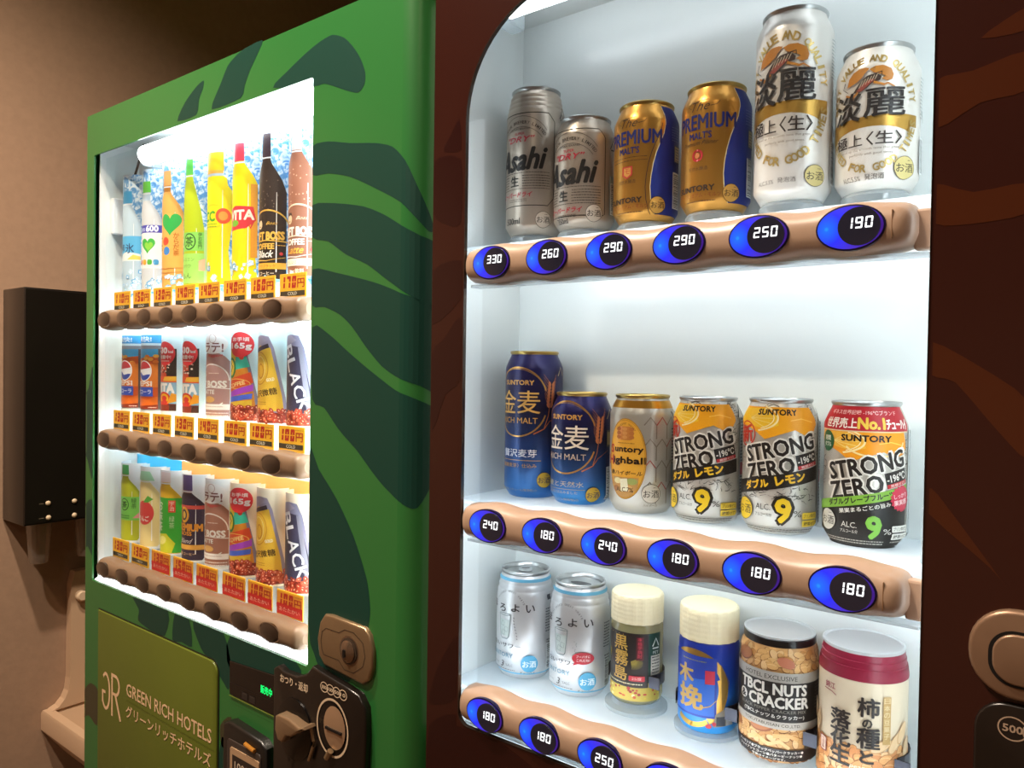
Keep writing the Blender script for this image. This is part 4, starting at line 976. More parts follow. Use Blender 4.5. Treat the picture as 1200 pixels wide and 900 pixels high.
def sour_lemon(t, mp, H):
    a = Art(); cracks(a, -44, -34, 60, 112, 26); cracks(a, 34, 47, 62, 118, 44); cracks(a, -36, 42, 32, 44, 60); cracks(a, -40, 44, 108, 118, 14)
    fruit(a, 90, 116, '#f1c02c', '#f0a51c')
    a.T('SUNTORY', 4, 111.5, 5.0, '#1d1714', w=37, b=.045); a.S([(-6, 116.5), (0, 118.5), (6, 116.5)], .6, '#1d1714')
    a.O(-27, 91, 11.5, 11.8, 1.3, '#c2331f'); a.T('新', -27, 91, 15.5, '#c2331f', w=16, b=.05, rot=8)
    strong_words(a, 71); band(a, 39, 58, 12.8, '#191614'); a.T('ダブル', -14, 45.6, 7.6, '#e9b92c', w=24, rot=12, b=.055); a.T('レモン', 17, 52.4, 7.6, '#e9b92c', w=26, rot=12, b=.055)
    a.T('9', 11, 23.5, 22.5, '#1d1a14', w=14.5, b=.10); a.T('9', 11, 23.5, 20.4, '#e6c01c', w=12, b=.045)
    a.T('ALC.', -6.5, 26, 5.4, '#3a3632', w=13.5, b=.0); a.T('アルコール分', -6, 19, 3.4, '#3a3632', w=15, b=.01); a.T('%', 23.5, 21, 5.6, '#3a3632', w=7.5)
    a.sake(-27, 22, 10.4, '#e7c52a')
    for yy, s_ in ((19, 'プリン体ゼロ'), (12, '糖類ゼロ')): a.RR(28, yy-2.9, 46, yy+2.9, 1, '#e2c23a'); a.T(s_, 37, yy, 3.6, '#2a261c', w=15, b=.01)
    a.lines(-30, 44, 6.2, 2, 2.3, '#6a6660', 1.0)
    a.R(50, 8, 60, 104, '#8f969a'); a.lines(51, 59, 102, 30, 3.1, '#30343a', 1.4); a.S([(47, 104), (55, 116), (58, 104)], 2.0, '#1d2024'); a.R(51, 48, 59, 60, '#9a3a48')
    lab(a, t, mp, H)
t, mp = can('sour_can', 'silver lemon sour can with yellow 9%, left one of the matching pair', 'drink can', X2[3], ZS[1], .1225, M_ssil, -2); sour_lemon(t, mp, .1225)
t, mp = can('sour_can', 'silver lemon sour can with yellow 9%, right one of the matching pair', 'drink can', X2[4], ZS[1], .1235, M_ssil, 6, y=.104); sour_lemon(t, mp, .1235)
t, mp = can('sour_can', 'black and silver grapefruit sour can with red top band, right end of the middle shelf', 'drink can', X2[5], ZS[1], .1235, M_ssil, 4, y=.105)
a = Art(); cracks(a, -44, -34, 50, 96, 26); cracks(a, 32, 46, 56, 96, 50); fruit(a, 76, 99, '#eeb33a', '#ec9a1e'); a.O(14, 90, 26, 13, 1.6, '#f7dc9a', -160, 0, 20)
a.R(-45, 0, 46, 36, '#1b1a18'); a.P([(-45, 30), (46, 50), (46, 30)], '#1b1a18')
a.R(-45, 99, 47, 119.5, '#b3202e'); a.R(-45, 98.2, 47, 99.2, '#d9c9a0')
a.T('ギネス世界記録 -196℃ブランド', 2, 114.5, 4.0, '#efc8c4', w=64, b=.015); a.T('世界売上', -17, 105.3, 8.6, '#f2ece4', w=31, b=.04); a.T('No.1', 10, 105.6, 9, '#e8c64e', w=21, b=.05); a.T('チューハイ', 33, 105.3, 8.2, '#f2ece4', w=22, b=.04)
a.T('SUNTORY', 6, 93, 5.2, '#1d1714', w=40, b=.045); a.E(-30, 89, 8.5, 9.2, '#28603a'); a.T('期間', -30, 91.5, 4.4, '#e6e6d8', w=8, b=.02); a.T('ダブル', -30, 86, 4.2, '#e6e6d8', w=10, b=.02)
strong_words(a, 62); a.P([(-44, 27), (46, 47), (46, 55), (-44, 35)], '#7cae3c'); a.T('ダブルグレープフルーツ', 2, 41.6, 5.2, '#1d2416', w=56, rot=12, b=.045); a.T('果実まるごとの旨み', 6, 34.4, 4.0, '#e9e6de', w=42, rot=12, b=.03)
a.T('9', 13, 18.5, 19, '#1b1a18', w=12, b=.10); a.T('9', 13, 18.5, 18.2, '#74b23c', w=10.5, b=.05); a.T('ALC.', -6, 19.5, 4.6, '#d8d4cc', w=12.5); a.T('アルコール分', -6, 14, 3.0, '#d8d4cc', w=14); a.T('%', 24, 15.5, 4.6, '#d8d4cc', w=7)
p = []
for i in range(36): r_ = 11.2 if i % 2 else 9.6; p.append((37+r_*cos(2*pi*i/36), 43+r_*sin(2*pi*i/36)))
a.P(p, '#c92f4a'); a.T('しっかり', 37, 45.5, 3.8, '#f4dcdc', w=15, b=.02, rot=8); a.T('果実感', 37, 40, 4.6, '#f4dcdc', w=15, b=.02, rot=8)
a.sake(-27, 21, 9.4, '#c9c6bc'); 
for yy, s_ in ((17.5, 'プリン体ゼロ'), (11, '糖類ゼロ')): a.RR(28, yy-2.7, 47, yy+2.7, 1, '#e6e4dc'); a.T(s_, 37.5, yy, 3.4, '#2a2826', w=16, b=.01)
a.lines(-32, 22, 6.4, 2, 2.3, '#a8a49c', 1.0); a.lines(28, 46, 6, 1, 2.3, '#a8a49c', 1.2)
a.R(51, 8, 61, 100, '#9aa0a2'); a.lines(52, 60, 98, 28, 3.2, '#3a3e44', 1.4)
lab(a, t, mp, .1235)

# --- pale sours on the bottom shelf
M_psour = mat('pale_sour_silver', '#cfd0d2', .36, .45)
def sour_pale(t, mp, H, var):
    a = Art(); sky = '#6cb6d8'; k = '#2c2c30'; gy = '#7c8c8c'
    a.R(-62, 112.6, 84, 116, sky); a.R(-62, 7.6, 84, 9.6, sky)
    a.A('CALORIES GREAT WHITE', 0, 76, 22, 26, 2.2, '#6a6c70', 150, 30)
    for i, ch in enumerate('ほろよい'): a.T(ch, -26+17.5*i, 84-(2 if i == 1 else 0), 8.6, k, w=10, b=.018)
    gx = -5; a.S([(gx-8.5, 75), (gx-6, 50), (gx-4, 47), (gx+4, 47), (gx+6, 50), (gx+8.5, 75)], .9, gy); a.O(gx, 75, 8.7, 1.6, .7, gy); a.P([(gx-7.6, 69), (gx+7.6, 69), (gx+5.6, 50), (gx-5.6, 50)], '#bcc8c6')
    for q in ((-3, 64), (2, 58), (-2, 54)): a.S([(gx+q[0]-2.5, q[1]-2), (gx+q[0]-1, q[1]+3), (gx+q[0]+3, q[1]+2), (gx+q[0]+2, q[1]-3), (gx+q[0]-2.5, q[1]-2)], .5, gy)
    for i in range(8):
        if var: a.E(gx+12+rnd.random()*9, 52+i*1.7, .5, .5, gy, 6)
        else: a.S([(gx+15+2*cos(i*.5), 48+i*3.4), (gx+14+2*cos(i*.5), 49.2+i*3.4)], .7, k); a.E(gx-13, 48+i*3, .35, .35, gy, 6)
    a.T('白いサワー', -4, 40, 5.4, k, w=40, b=.01); a.T('SUNTORY', -11, 28.5, 4.8, '#7096ac', w=36, b=.02)
    a.T('アルコール分', -20, 17.5, 2.4, '#6a6c70', w=13); a.T('3', -7, 18, 7, k, w=4.6, sh=.2); a.T('%ALC', 2.5, 17.4, 3, '#6a6c70', w=9); a.lines(-26, 10, 12.4, 1, 1, '#7c7e82', .8)
    a.E(26, 21, 9.8, 9.8, '#4ea6d0', 28); a.T('お酒', 26, 20.4, 7.4, '#e8f2f6', w=15.5, b=.015); a.T('チューハイ', 24, 9.0 if False else 10.6, 2.8, k, w=17)
    if var: a.E(21, 46, 12, 6.6, '#c2283a'); a.P([(12, 42), (10, 38), (17, 40.5)], '#c2283a'); a.T('ブーバすに', 21, 48, 3, '#f6e6e4', w=15, b=.02); a.T('これだね!', 21, 44, 3, '#f6e6e4', w=14, b=.02)
    a.lines(45, 57, 82, 9, 3.2, '#5a6066', 1.2); a.lines(47, 57, 46, 3, 3.2, '#5a6066', 1.2); a.barcode(47, 12, 56, 42); a.R(48, 92, 54, 98, '#4a5056') if not var else None
    lab(a, t, mp, H)
t, mp = can('sour_can', 'pale silver sour can with a pull tab, left end of the bottom shelf', 'drink can', X3[0], ZS[2]-.001, .1235, M_psour, 2, rings=3, open_='tab'); sour_pale(t, mp, .1235, 0)
t, mp = can('sour_can', 'pale silver sour can with a red speech balloon and open mouth', 'drink can', X3[1], ZS[2]-.001, .1235, M_psour, 4, rings=3, open_='hole'); sour_pale(t, mp, .1235, 1)

# --- cup bottles
def riser(t, h):
    bm = bmesh.new(); lathe(bm, [(0, 0), (.033, 0), (.033, .004), (.026, .006), (.0245, h), (0, h)], 40); return obj('riser', bm, M_acryl, t, smooth=40)
def clampring(t, z, R):
    bm = bmesh.new(); n = 18
    for zz0, zz1 in ((z, z+.012),):
        pr = [(R+.0010, 0), (R+.0024, 0)]
        lo = []
        for i in range(n+1):
            a_ = radians(-30 + 240*i/n); lo.append([bm.verts.new((r_*cos(a_), r_*sin(a_), zz)) for r_ in (R+.001, R+.0022) for zz in (zz0, zz1)])
        for p, q in zip(lo, lo[1:]):
            for i0, i1 in ((0, 1), (1, 3), (3, 2), (2, 0)): bm.faces.new((p[i0], p[i1], q[i1], q[i0]))
    box(bm, R*.86, -R*.62, z, R*.86+.012, -R*.62+.0012, z+.012)
    return obj('holder_clip', bm, mat('clip_steel', '#3a3c46', .3, .6), t)
x = X3[2]; H = .121
t = thing('sake_cup', 'small cream-capped bottle with black label and gold brush characters', 'bottle', (x, .107, ZS[2]+.0005)); riser(t, .010)
pf = [(0, .010), (.0230, .010), (.0262, .013), (.0272, .017), (.0272, .088), (.0262, .092), (.0250, .094)]
bm = bmesh.new(); lathe(bm, pf, 48); obj('glass_body', bm, clear('bottle_glass_warm', '#efe6b8', .1, .04, diff=.35), t, smooth=50)
def cap(t, z0, z1, R, top):
    bm = bmesh.new(); n = 72; rows = 12; g = []
    for k in range(rows+1):
        z = z0 + (z1-z0-.003)*k/rows
        g.append([bm.verts.new(((R + (.0003 if (i//2) % 2 else -.0002) + (.0002 if k % 2 else 0))*cos(2*pi*i/n), (R + (.0003 if (i//2) % 2 else -.0002) + (.0002 if k % 2 else 0))*sin(2*pi*i/n), z)) for i in range(n)])
    for r_, z in ((R-.0003, z1-.0015), (R-.002, z1), (R*.5, z1)): g.append([bm.verts.new((r_*cos(2*pi*i/n), r_*sin(2*pi*i/n), z)) for i in range(n)])
    for p, q in zip(g, g[1:]):
        for i in range(n): bm.faces.new((p[i], p[(i+1)%n], q[(i+1)%n], q[i]))
    bm.faces.new(g[-1]); return obj('cap', bm, top, t)
cap(t, .0935, H+.002, .0272, M_cap); clampring(t, .030, .0275)
mpb = wrap([(.0272, 0), (.0274, .2)], 0, .0274); a = Art(); g = '#c9a04a'
a.R(-44, 20, 26, 85, '#2a2422'); a.R(26, 20, 42, 85, '#1d4434'); a.R(29, 24, 42, 62, '#c9c4b2'); a.lines(30, 41, 60, 11, 3.2, '#4a4a44', 1.2)
a.R(-44, 15, 42, 34, '#c8b04a') ; a.R(-44, 29, 26, 36, '#2a2422'); a.T('・・・・', -4, 32, 1.0, g, w=30); a.lines(-24, 20, 32.5, 1, 1, '#d8cfa8', 1.1)
for i in range(34): a.E(rnd.uniform(-42, 40), rnd.uniform(17, 28), rnd.uniform(1.1, 2.4), rnd.uniform(.9, 1.7), rnd.choice(['#b8322c', '#e8d05a', '#c85a30', '#efe3a0', '#a02a28', '#d8b83c']), 8)
for ch, yy, hh in (('黒', 76, 14.5), ('霧', 60, 15), ('島', 44.5, 14)): a.T(ch, -4+(1 if ch == '霧' else 0), yy-2, hh, g, w=16, b=.02)
for q in range(16): an = radians(-100+q*10); a.S([(8, 56), (8+9*cos(an)+3, 56+7*sin(an)-1)], .7, '#9a8a3c', .3)
for q in range(10): an = radians(90+q*18); a.S([(-18, 60), (-18+5*cos(an), 60+6*sin(an))], .8, '#9a8a3c', .3)
a.R(13, 58, 20.5, 82, '#5a1a22'); a.V('本格芋焼酎', 16.7, 81.5, 4.0, '#c8384a', w=4.6, b=.02); a.RR(6, 36, 22, 41.5, .8, '#cc3340'); a.T('25度', 14, 38.7, 3, '#f0c8c0', w=10)
a.T('・・ · ・・', -10, 83, .8, g, w=20); a.S([(30, 72), (34, 80), (38, 72)], 1.4, '#e0e6dc'); a.S([(38, 70), (30, 70)], 1.4, '#e0e6dc'); a.T('PET', 34, 65.5, 3, '#e0e6dc', w=7)
a.build('printed_label', t, mpb, xstep=4)
x = X3[3]
t = thing('sake_cup', 'small cream-capped bottle with bright blue label and gold brush characters', 'bottle', (x, .107, ZS[2]+.0005)); riser(t, .006)
pf = [(0, .006), (.0265, .006), (.0290, .010), (.0292, .014), (.0292, .088), (.0278, .093), (.0262, .095)]
bm = bmesh.new(); lathe(bm, pf, 48); obj('bottle_body', bm, zramp('blue_bottle_film', [(0, '#3aa4ea'), (.025, '#2a84da'), (.06, '#1c4ab4'), (.1, '#1c2f9c')], .3, .15), t, smooth=50)
cap(t, .0935, .1255, .0285, M_cap); clampring(t, .022, .0295)
mpb = wrap([(.0294, 0), (.0296, .2)], 0, .0294); a = Art(); g = '#c9a456'
a.O(-4, 49, 36, 38, 7, 'm#c79c4c', 20, 118, 20); a.O(-4, 49, 36, 38, 10, 'm#c79c4c', -60, 20, 20); a.O(-4, 49, 34, 38, 5, 'm#c79c4c', 240, 300, 16)
for i in range(14): a.S([(24+i*.7, 74-i*1.3), (26+i*.3, 30+i)], .4, '#8a6a2a')
a.P([(-28, 22), (20, 22), (20, 80), (-28, 82)], '#2040a8'); a.P([(-26, 24), (18, 24), (18, 60), (-26, 56)], '#2a6ad0'); a.lines(-16, 10, 76, 1, 1, '#8a8a5a', 1)
a.T('木', -12, 62, 17, g, w=19, b=.06); a.T('挽', -6, 40, 22, g, w=26, b=.055); a.R(9, 55, 18, 68, '#c8304a'); a.S([(2, 30), (14, 34), (20, 40)], 1.4, g, .4)
a.P([(17, 14), (34, 15), (36, 24), (30, 32), (19, 26)], '#8a8478'); a.R(20, 15, 29, 24, '#3a3f48'); a.R(30, 15, 38, 27, '#aab0b2'); a.E(13, 14.5, 3, 2.2, '#c23244', 10); a.E(18, 17, 2, 2, '#c23244', 10)
a.build('printed_label', t, mpb, xstep=4)

# --- snack cans
def nuts(a, x0, x1, y0, y1, n, cols, big=5, seed=1):
    q = random.Random(seed); pts = []
    for _ in range(n*40):
        if len(pts) >= n: break
        x, y = q.uniform(x0, x1), q.uniform(y0, y1)
        if all(hypot(x-u, y-v) > big*.85 for u, v in pts): pts.append((x, y))
    for x, y in sorted(pts, key=lambda p: -p[1]):
        rx, ry, ro = big*q.uniform(.8, 1.25), big*q.uniform(.5, .75), q.uniform(0, 180); c = q.choice(cols)
        y_ = min(max(y, y0+ry), y1-ry); a.E(x, y_, rx, ry, '#8a5830', 12, rot=ro); a.E(x+.2, y_+.3, rx*.92, ry*.88, c, 12, rot=ro)
        if q.random() < .5: a.O(x, y_, rx*.7, ry*.5, .4, '#f4d09a', 20, 150, 8)
x = X3[4]; H = .1160
t = thing('snack_can', 'nut and cracker snack can with black label band and clear lid', 'snack can', (x, .107, ZS[2]+.0005), rz=radians(0))
pf = [(0, .002), (.030, .002), (.0335, .006), (.0345, .012), (.0345, .092), (.0340, .096), (.0345, .098), (.0335, .103), (.0318, .1065), (.0318, .1075)]
bm = bmesh.new(); lathe(bm, pf, 56); obj('can_body', bm, noisy(mat('nut_photo_ground', '#d8a468', .35, .1), 90, .25), t, smooth=50)
bm = bmesh.new(); lathe(bm, [(.0316, .1070), (.0322, .1075), (.0322, .1135), (.0316, .1142), (.0312, .1142)], 56); obj('lid_band', bm, mat('lid_black', '#151414', .3), t, smooth=40)
bm = bmesh.new(); lathe(bm, [(.0316, .1140), (.0320, .1160), (.0300, .1160), (.0290, .1150), (0, .1150)], 56); obj('clear_lid', bm, M_capw, t, smooth=40); clampring(t, .022, .0348)
mpb = wrap(pf[2:8] + [(.0335, .103), (.0318, .1065)], 2, .0345); a = Art(); tn = ['#d9a768', '#e3b677', '#c98f50', '#dfae6e', '#e8c08a']
nuts(a, -60, 78, 86, 104.5, 60, tn, 5.2, 3); nuts(a, -60, 78, 18, 48, 90, tn, 5.6, 5); nuts(a, -60, 78, 3.5, 12, 40, ['#c98f50', '#b87a44'], 4, 6)
a.E(-24, 96, 9.5, 6.2, '#7a4a2a', 20, rot=12); a.E(-24, 96.6, 8.8, 5.5, '#a5683a', 20, rot=12); a.E(16, 95, 8, 4.6, '#c2785a', 18, rot=-20); a.E(-4, 35, 11, 5.4, '#9c5c3a', 20, rot=10); a.E(-5, 35.6, 9.8, 4.6, '#c07c50', 20, rot=10); a.E(-33, 33, 8, 3.8, '#a5683a', 18, rot=-50)
a.S([(-18, 20), (-8, 25), (2, 20), (12, 24), (20, 18)], 4.2, '#e6c086', 3); a.S([(6, 28), (18, 30), (28, 26)], 4, '#e0b070', 3)
for k in range(7): a.S([(-30, 31-k*1.4), (-28+k, 33-k*1.4)], .3, '#7a4a2a')
a.R(-60, 76.5, 80, 86, '#a8a49c'); a.R(-60, 47.5, 80, 77, '#1c1a19'); a.R(-60, 40, 80, 48, '#b8b2a8')
a.T('HOTEL EXCLUSIVE', 2, 81.2, 4.0, '#2a2624', w=48, b=.0)
a.T('TBCL NUTS', 4, 70.4, 9.6, '#e6e2da', w=62, b=.04); a.T('CRACKER', 10, 58.8, 9.6, '#e6e2da', w=54, b=.04); a.E(-24.5, 58.6, 4.8, 4.8, '#e6e2da', 20); a.T('&', -24.5, 58.6, 6.4, '#1c1a19', b=.04)
a.T('BLACK PEPPER CRACKER MIX', 4, 50.9 , 2.9, '#8c8880', w=62, b=.0); a.T('(TBCLナッツ＆クラッカー)', 5, 46.0, 4.0, '#e6e2da', w=56, b=.02) if False else a.T('(TBCLナッツ＆クラッカー)', 5, 45.6, 3.6, '#2a2624', w=56, b=.02)
a.items[-1:] = []; a.R(-60, 41.5, 80, 49.6, '#1c1a19'); a.T('(TBCLナッツ＆クラッカー)', 5, 45.8, 4.2, '#e6e2da', w=56, b=.02); a.R(-60, 34.8, 80, 41.5, '#b8b2a8'); a.T('TOKUTABUSSAN CO.,LTD.', 4, 38.2, 3.0, '#3a3632', w=52, b=.01)
a.R(-60, 5.5, 80, 17, '#241c1a'); a.T('アーモンド●ブラックペッパークラッカー●', 2, 14.4, 2.7, '#f0e8dc', w=62, b=.02); a.T('ジャイアントコーン●バターピーナッツ●', 2, 10.8, 2.7, '#f0e8dc', w=60, b=.02); a.T('写真はイメージです。', 2, 7.4, 2.2, '#f0e8dc', w=30, b=.01)
a.R(34, 17, 42, 27, '#4a443e'); a.lines(46, 56, 74, 8, 3, '#5a5650', 1)
a.build('printed_label', t, mpb, xstep=4, ycuts=[98, 101, 103], xr=(-60, 78))
x = X3[5]; H = .122
t = thing('snack_can', 'cream peanut snack can with dark red top, right end of the bottom shelf', 'snack can', (x, .107, ZS[2]+.0005))
pf = [(0, .002), (.031, .002), (.0350, .006), (.0360, .012), (.0360, .099), (.0356, .101), (.0352, .1065), (.0344, .1068), (.0342, .112), (.0334, .1124), (.0330, .1185)]
bm = bmesh.new(); lathe(bm, pf, 56, mis=[0, 0, 0, 0, 0, 1, 1, 1, 1, 1]); obj('can_body', bm, [mat('cream_paper', '#dccbb0', .4), mat('wine_red', '#8c1c38', .35)], t, smooth=50)
bm = bmesh.new(); lathe(bm, [(.0330, .1180), (.0335, .1190), (.0335, .1210), (.0316, .1214), (.0306, .1202), (0, .1202)], 56); obj('clear_lid', bm, M_capw, t, smooth=40)
mpb = wrap([(.0361, 0), (.0361, .0990), (.0357, .1010), (.0353, .1066), (.0353, .12)], 2, .0360); a = Art(); k = '#231b18'
a.R(-60, 96.5, 80, 105, '#8c1c38'); nuts(a, -58, 76, 4, 40, 110, ['#e6b078', '#dd9f64', '#e9bd8c', '#d3905a', '#e0a66c'], 7.0, 11)
for (u, v, ro) in ((-36, 50, 80), (34, 46, 60), (42, 54, 65), (-44, 58, 85), (22, 44, 30), (48, 40, 75)): a.E(u, v, 10, 4.2, '#c79a68', 18, rot=ro); a.E(u+.4, v+.3, 9.2, 3.6, '#dfbd92', 18, rot=ro)
for ch, yy, xx, hh in (('柿', 76, 12, 16), ('の', 62.5, 11, 7), ('種', 50, 12, 17), ('と', 34, 11, 10)): a.T(ch, xx, yy, hh, k, w=hh*1.02, b=.045)
for ch, yy in (('落', 62), ('花', 46.5), ('生', 31)): a.T(ch, -10, yy, 15, k, w=17, b=.05)
a.T('錦江', -20, 87, 5.4, '#8c1c38', w=10, b=.03); a.S([(-26, 83), (-18, 82), (-14, 80)], .8, '#8c1c38'); a.R(23, 46, 29.5, 86, '#bd9a62'); a.V('日本の豆菓子', 26.2, 85, 4.6, '#e4cfa4', w=5, gap=1.3)
a.RR(-31, 27, -23, 40, 1.2, '#7a2438'); a.RR(-30.2, 27.8, -23.8, 39.2, 1, '#e0c8b8'); a.V('特選豆菓', -27, 38.6, 2.3, '#7a2438', w=4); a.T('peanuts', 8, 24, 4, '#f0e4d0', w=20, sh=.2)
a.build('printed_label', t, mpb, xstep=4, ycuts=[99, 101], xr=(-60, 78)); clampring(t, .022, .0364)

# ------------------------------------------------------------------ curved sample cards in the green machine
RC = .0300
M_cardice = ice_mat('ice_card_print', '#e6f4ff', '#5a9fdc', 60)
M_cardw = mat('white_card', '#f2f4f4', .4); M_cardc = mat('pale_cyan_card', '#e2f6fa', .4); M_cardo = mat('cream_card', '#fbe9cf', .4)
def card(label, i, z0, H, m, group, dx=0.0):
    t = thing('sample_card', label, 'sample card', (-.3925 - .0703*(7-i) + dx, .0655, z0), group=group, rz=radians(0))
    bm = bmesh.new(); n = 28; A0 = radians(86)
    rows = []
    for k in range(n+1):
        an = -A0 + 2*A0*k/n; rows.append([bm.verts.new((sin(an)*r_, -cos(an)*r_, z)) for r_, z in ((RC, 0), (RC, H), (RC-.001, H), (RC-.001, 0))])
    for p, q in zip(rows, rows[1:]):
        for j in range(4): bm.faces.new((p[j], q[j], q[(j+1)%4], p[(j+1)%4]))
    bm.faces.new(rows[0]); bm.faces.new(rows[-1][::-1])
    obj('card_sheet', bm, m, t, smooth=40)
    return t
def cprint(a, t, H):
    a.build('card_print', t, wrap([(RC, 0), (RC, H+.01)], 0, RC), xstep=3.5, xr=(-44.5, 44.5))
def cubes(a, x0, x1, y0, y1, n, seed):
    q = random.Random(seed)
    for _ in range(n):
        x, y, s, r_ = q.uniform(x0, x1), q.uniform(y0, y1), q.uniform(4, 9), q.uniform(0, 90)
        a.R(x-s/2, y-s/2, x+s/2, y+s/2, q.choice(['#bfe0f6', '#e8f6ff', '#8fc6ec', '#d4ecfa', '#6fb0e0']), rot=r_); a.R(x-s/4, y-s/4, x+s/3, y+s/4, '#f4fbff', rot=r_+8); a.S([(x-s/2, y), (x, y+s/3), (x+s/2, y-s/4)], .6, '#5a9ad0')
def bott(a, H, hw, neck, liq, capc, ys, yn, caph=14, y0=4, cx=6, body=None, waist=0, capw=None):
    """bottle silhouette: base y0, shoulder starts ys, neck starts yn"""
    L = [(cx-hw+3, y0), (cx-hw, y0+4)]
    if waist: L += [(cx-hw+waist, y0+(ys-y0)*.35), (cx-hw, y0+(ys-y0)*.62)]
    L += [(cx-hw, ys), (cx-hw*.8, ys+(yn-ys)*.35), (cx-neck*1.3, ys+(yn-ys)*.85), (cx-neck, yn), (cx-neck, H-caph)]
    Rr = [(2*cx-x, y) for x, y in L[::-1]]
    if body: a.P(L+Rr, body)
    else: a.P(L+Rr, '#b8cfe0')
    if liq:
        L2 = [p for p in L if p[1] <= yn+1]; R2 = [(2*cx-x, y) for x, y in L2[::-1]]; a.P(L2+R2, liq)
    cw = capw or neck+1.2
    a.P([(cx-cw, H-caph), (cx+cw, H-caph), (cx+cw-.8, H-1), (cx-cw+.8, H-1)], capc); a.R(cx-neck-1.4, H-caph-3, cx+neck+1.4, H-caph-1, '#e8eef2')
    a.S([(cx+hw*.55, y0+10), (cx+hw*.55, ys)], 1.6, '#ffffff', .6)
def heart(a, cx, cy, s, c): a.P([(cx + s*.95*(sin(u)**3), cy + s*(.8125*cos(u)-.3125*cos(2*u)-.125*cos(3*u)-.0625*cos(4*u))) for u in [2*pi*k/30 for k in range(30)]], c)
def coffee_label(a, k, line, fg, sub, second, cx=8):
    a.O(cx, 78, 34, 26, 2.2, line, 0, 180, 24); a.E(cx-14, 83, 5.6, 7, '#e6c8a0', 14); a.P([(cx-20, 86), (cx-18, 92), (cx-10, 92), (cx-8, 87), (cx-12, 89)], '#2a1a14'); a.S([(cx-17, 80), (cx-12, 79.6)], 1, '#2a1a14'); a.T('Boss', cx+8, 84, 4.5, line, w=18, sh=.5)
    a.T('CRAFT BOSS', cx-7, 66, 11, fg, w=66, b=.06); a.S([(cx-34, 58), (cx, 59.5), (cx+34, 57)], 1.6, line); a.T('COFFEE', cx-6, 51, 8, fg, w=36, b=.05); a.lines(cx+14, cx+28, 52, 1, 2, line, 1)
    a.T(sub, cx-4, 40, 10, second, w=30, sh=.4, b=.02); a.S([(cx-30, 32), (cx, 30), (cx+28, 35)], 1.8, fg, .4); a.E(cx+22, 40, 2.5, 2.5, '#c83a3a', 10)
G1 = 'drink sample cards on the top row'; G2 = 'drink sample cards on the middle row'; G3 = 'drink sample cards on the bottom row'
Zt = 1.622; H1 = .208
# top row ---------------------------------------------------------
hts = [.196, .203, .205, .212, .212, .212, .213, .218]
def top(i, label): return card(label, i, Zt, .2145 , M_cardice, G1)
t = top(0, 'top row sample card of a clear water bottle with blue cap, leftmost'); a = Art(); bott(a, 186, 27, 11, '#b9cfdf', '#3aa4dc', 128, 158, 22); a.R(-21, 62, 33, 106, '#59b4e4'); a.P([(-21, 62), (33, 62), (33, 74), (6, 78), (-21, 70)], '#e6eef0'); a.P([(8, 64), (33, 64), (33, 70), (20, 73)], '#e8d46a'); a.T('南', -4, 86, 12, '#1c3c6a', b=.02); a.T('氷', 13, 84, 17, '#1c3c6a', b=.02); cubes(a, -36, 40, 4, 44, 26, 1); cprint(a, t, .2)
t = top(1, 'top row sample card of a white bottle with green cap and green heart'); a = Art(); bott(a, 194, 29, 9, '#cdd2d8', '#5cc046', 128, 160, 20); a.R(-23, 44, 35, 118, '#eef0f0'); a.R(-23, 105, 35, 118, '#4a4ab4'); a.T('600', 18, 112, 10, '#f0f4ff', w=22, b=.05); a.lines(-8, 4, 112, 2, 3, '#d8e8ff', 1.4); heart(a, 10, 84, 15, '#3cb548'); heart(a, 12, 82, 9, '#8cd04a'); a.V('カラダ', -14, 100, 9, '#30406a', b=.02)
for k, c in enumerate(('#e88a3a', '#efae3a', '#5cb84a', '#4aa2d8')): a.RR(-12+k*11, 50, -3+k*11, 59, 3, c)
cubes(a, -36, 40, 4, 34, 26, 2); cprint(a, t, .2)
t = top(2, 'top row sample card of an amber tea bottle with a large green heart'); a = Art(); bott(a, 202, 29, 8, '#efae5a', '#e8a860', 132, 166, 26, body='#c07a2c'); a.R(-23, 40, 35, 130, '#f6b45c'); heart(a, 13, 114, 21, '#2fb052'); a.E(4, 84, 7, 7, '#e8503a'); a.E(6, 68, 7, 7, '#3a8ad8'); a.V('からだ茶', 24, 98, 9, '#c8702a', b=.02); a.V('十六', -12, 96, 13, '#6a2a1a', b=.03)
for k in range(3): a.S([(-22, 40-k*7), (6, 38-k*7), (34, 40-k*7)], 1, '#c07a34')
cubes(a, -36, 40, 4, 26, 26, 3); cprint(a, t, .2)
t = top(3, 'top row sample card of a tall light green tea bottle with round tea mark'); a = Art(); a.P([(-38, 3), (44, 3), (44, 96), (-38, 96)], '#c4e8a0'); bott(a, 210, 26, 7, '#b8cc22', '#56c04e', 98, 186, 26, body='#a9c21a'); a.R(-20, 62, 32, 92, '#8edb66'); a.O(7, 77, 12.5, 13.5, 2, '#1f5a26'); a.T('茶', 7, 77, 16, '#1f5a26', b=.02); a.V('伊右衛門', 26, 91, 6, '#2f6a30'); a.R(-20, 10, 32, 58, '#a8e26e'); a.T('ジャスミン', 0, 48, 6, '#5a9a3a', w=34); a.T('さわやか', -2, 38, 6, '#5a9a3a', w=28); a.T('くもん', -4, 22, 9, '#2f6a30', w=32); a.P([(24, 30), (34, 30), (34, 50), (24, 46)], '#f0c09a'); cprint(a, t, .2)
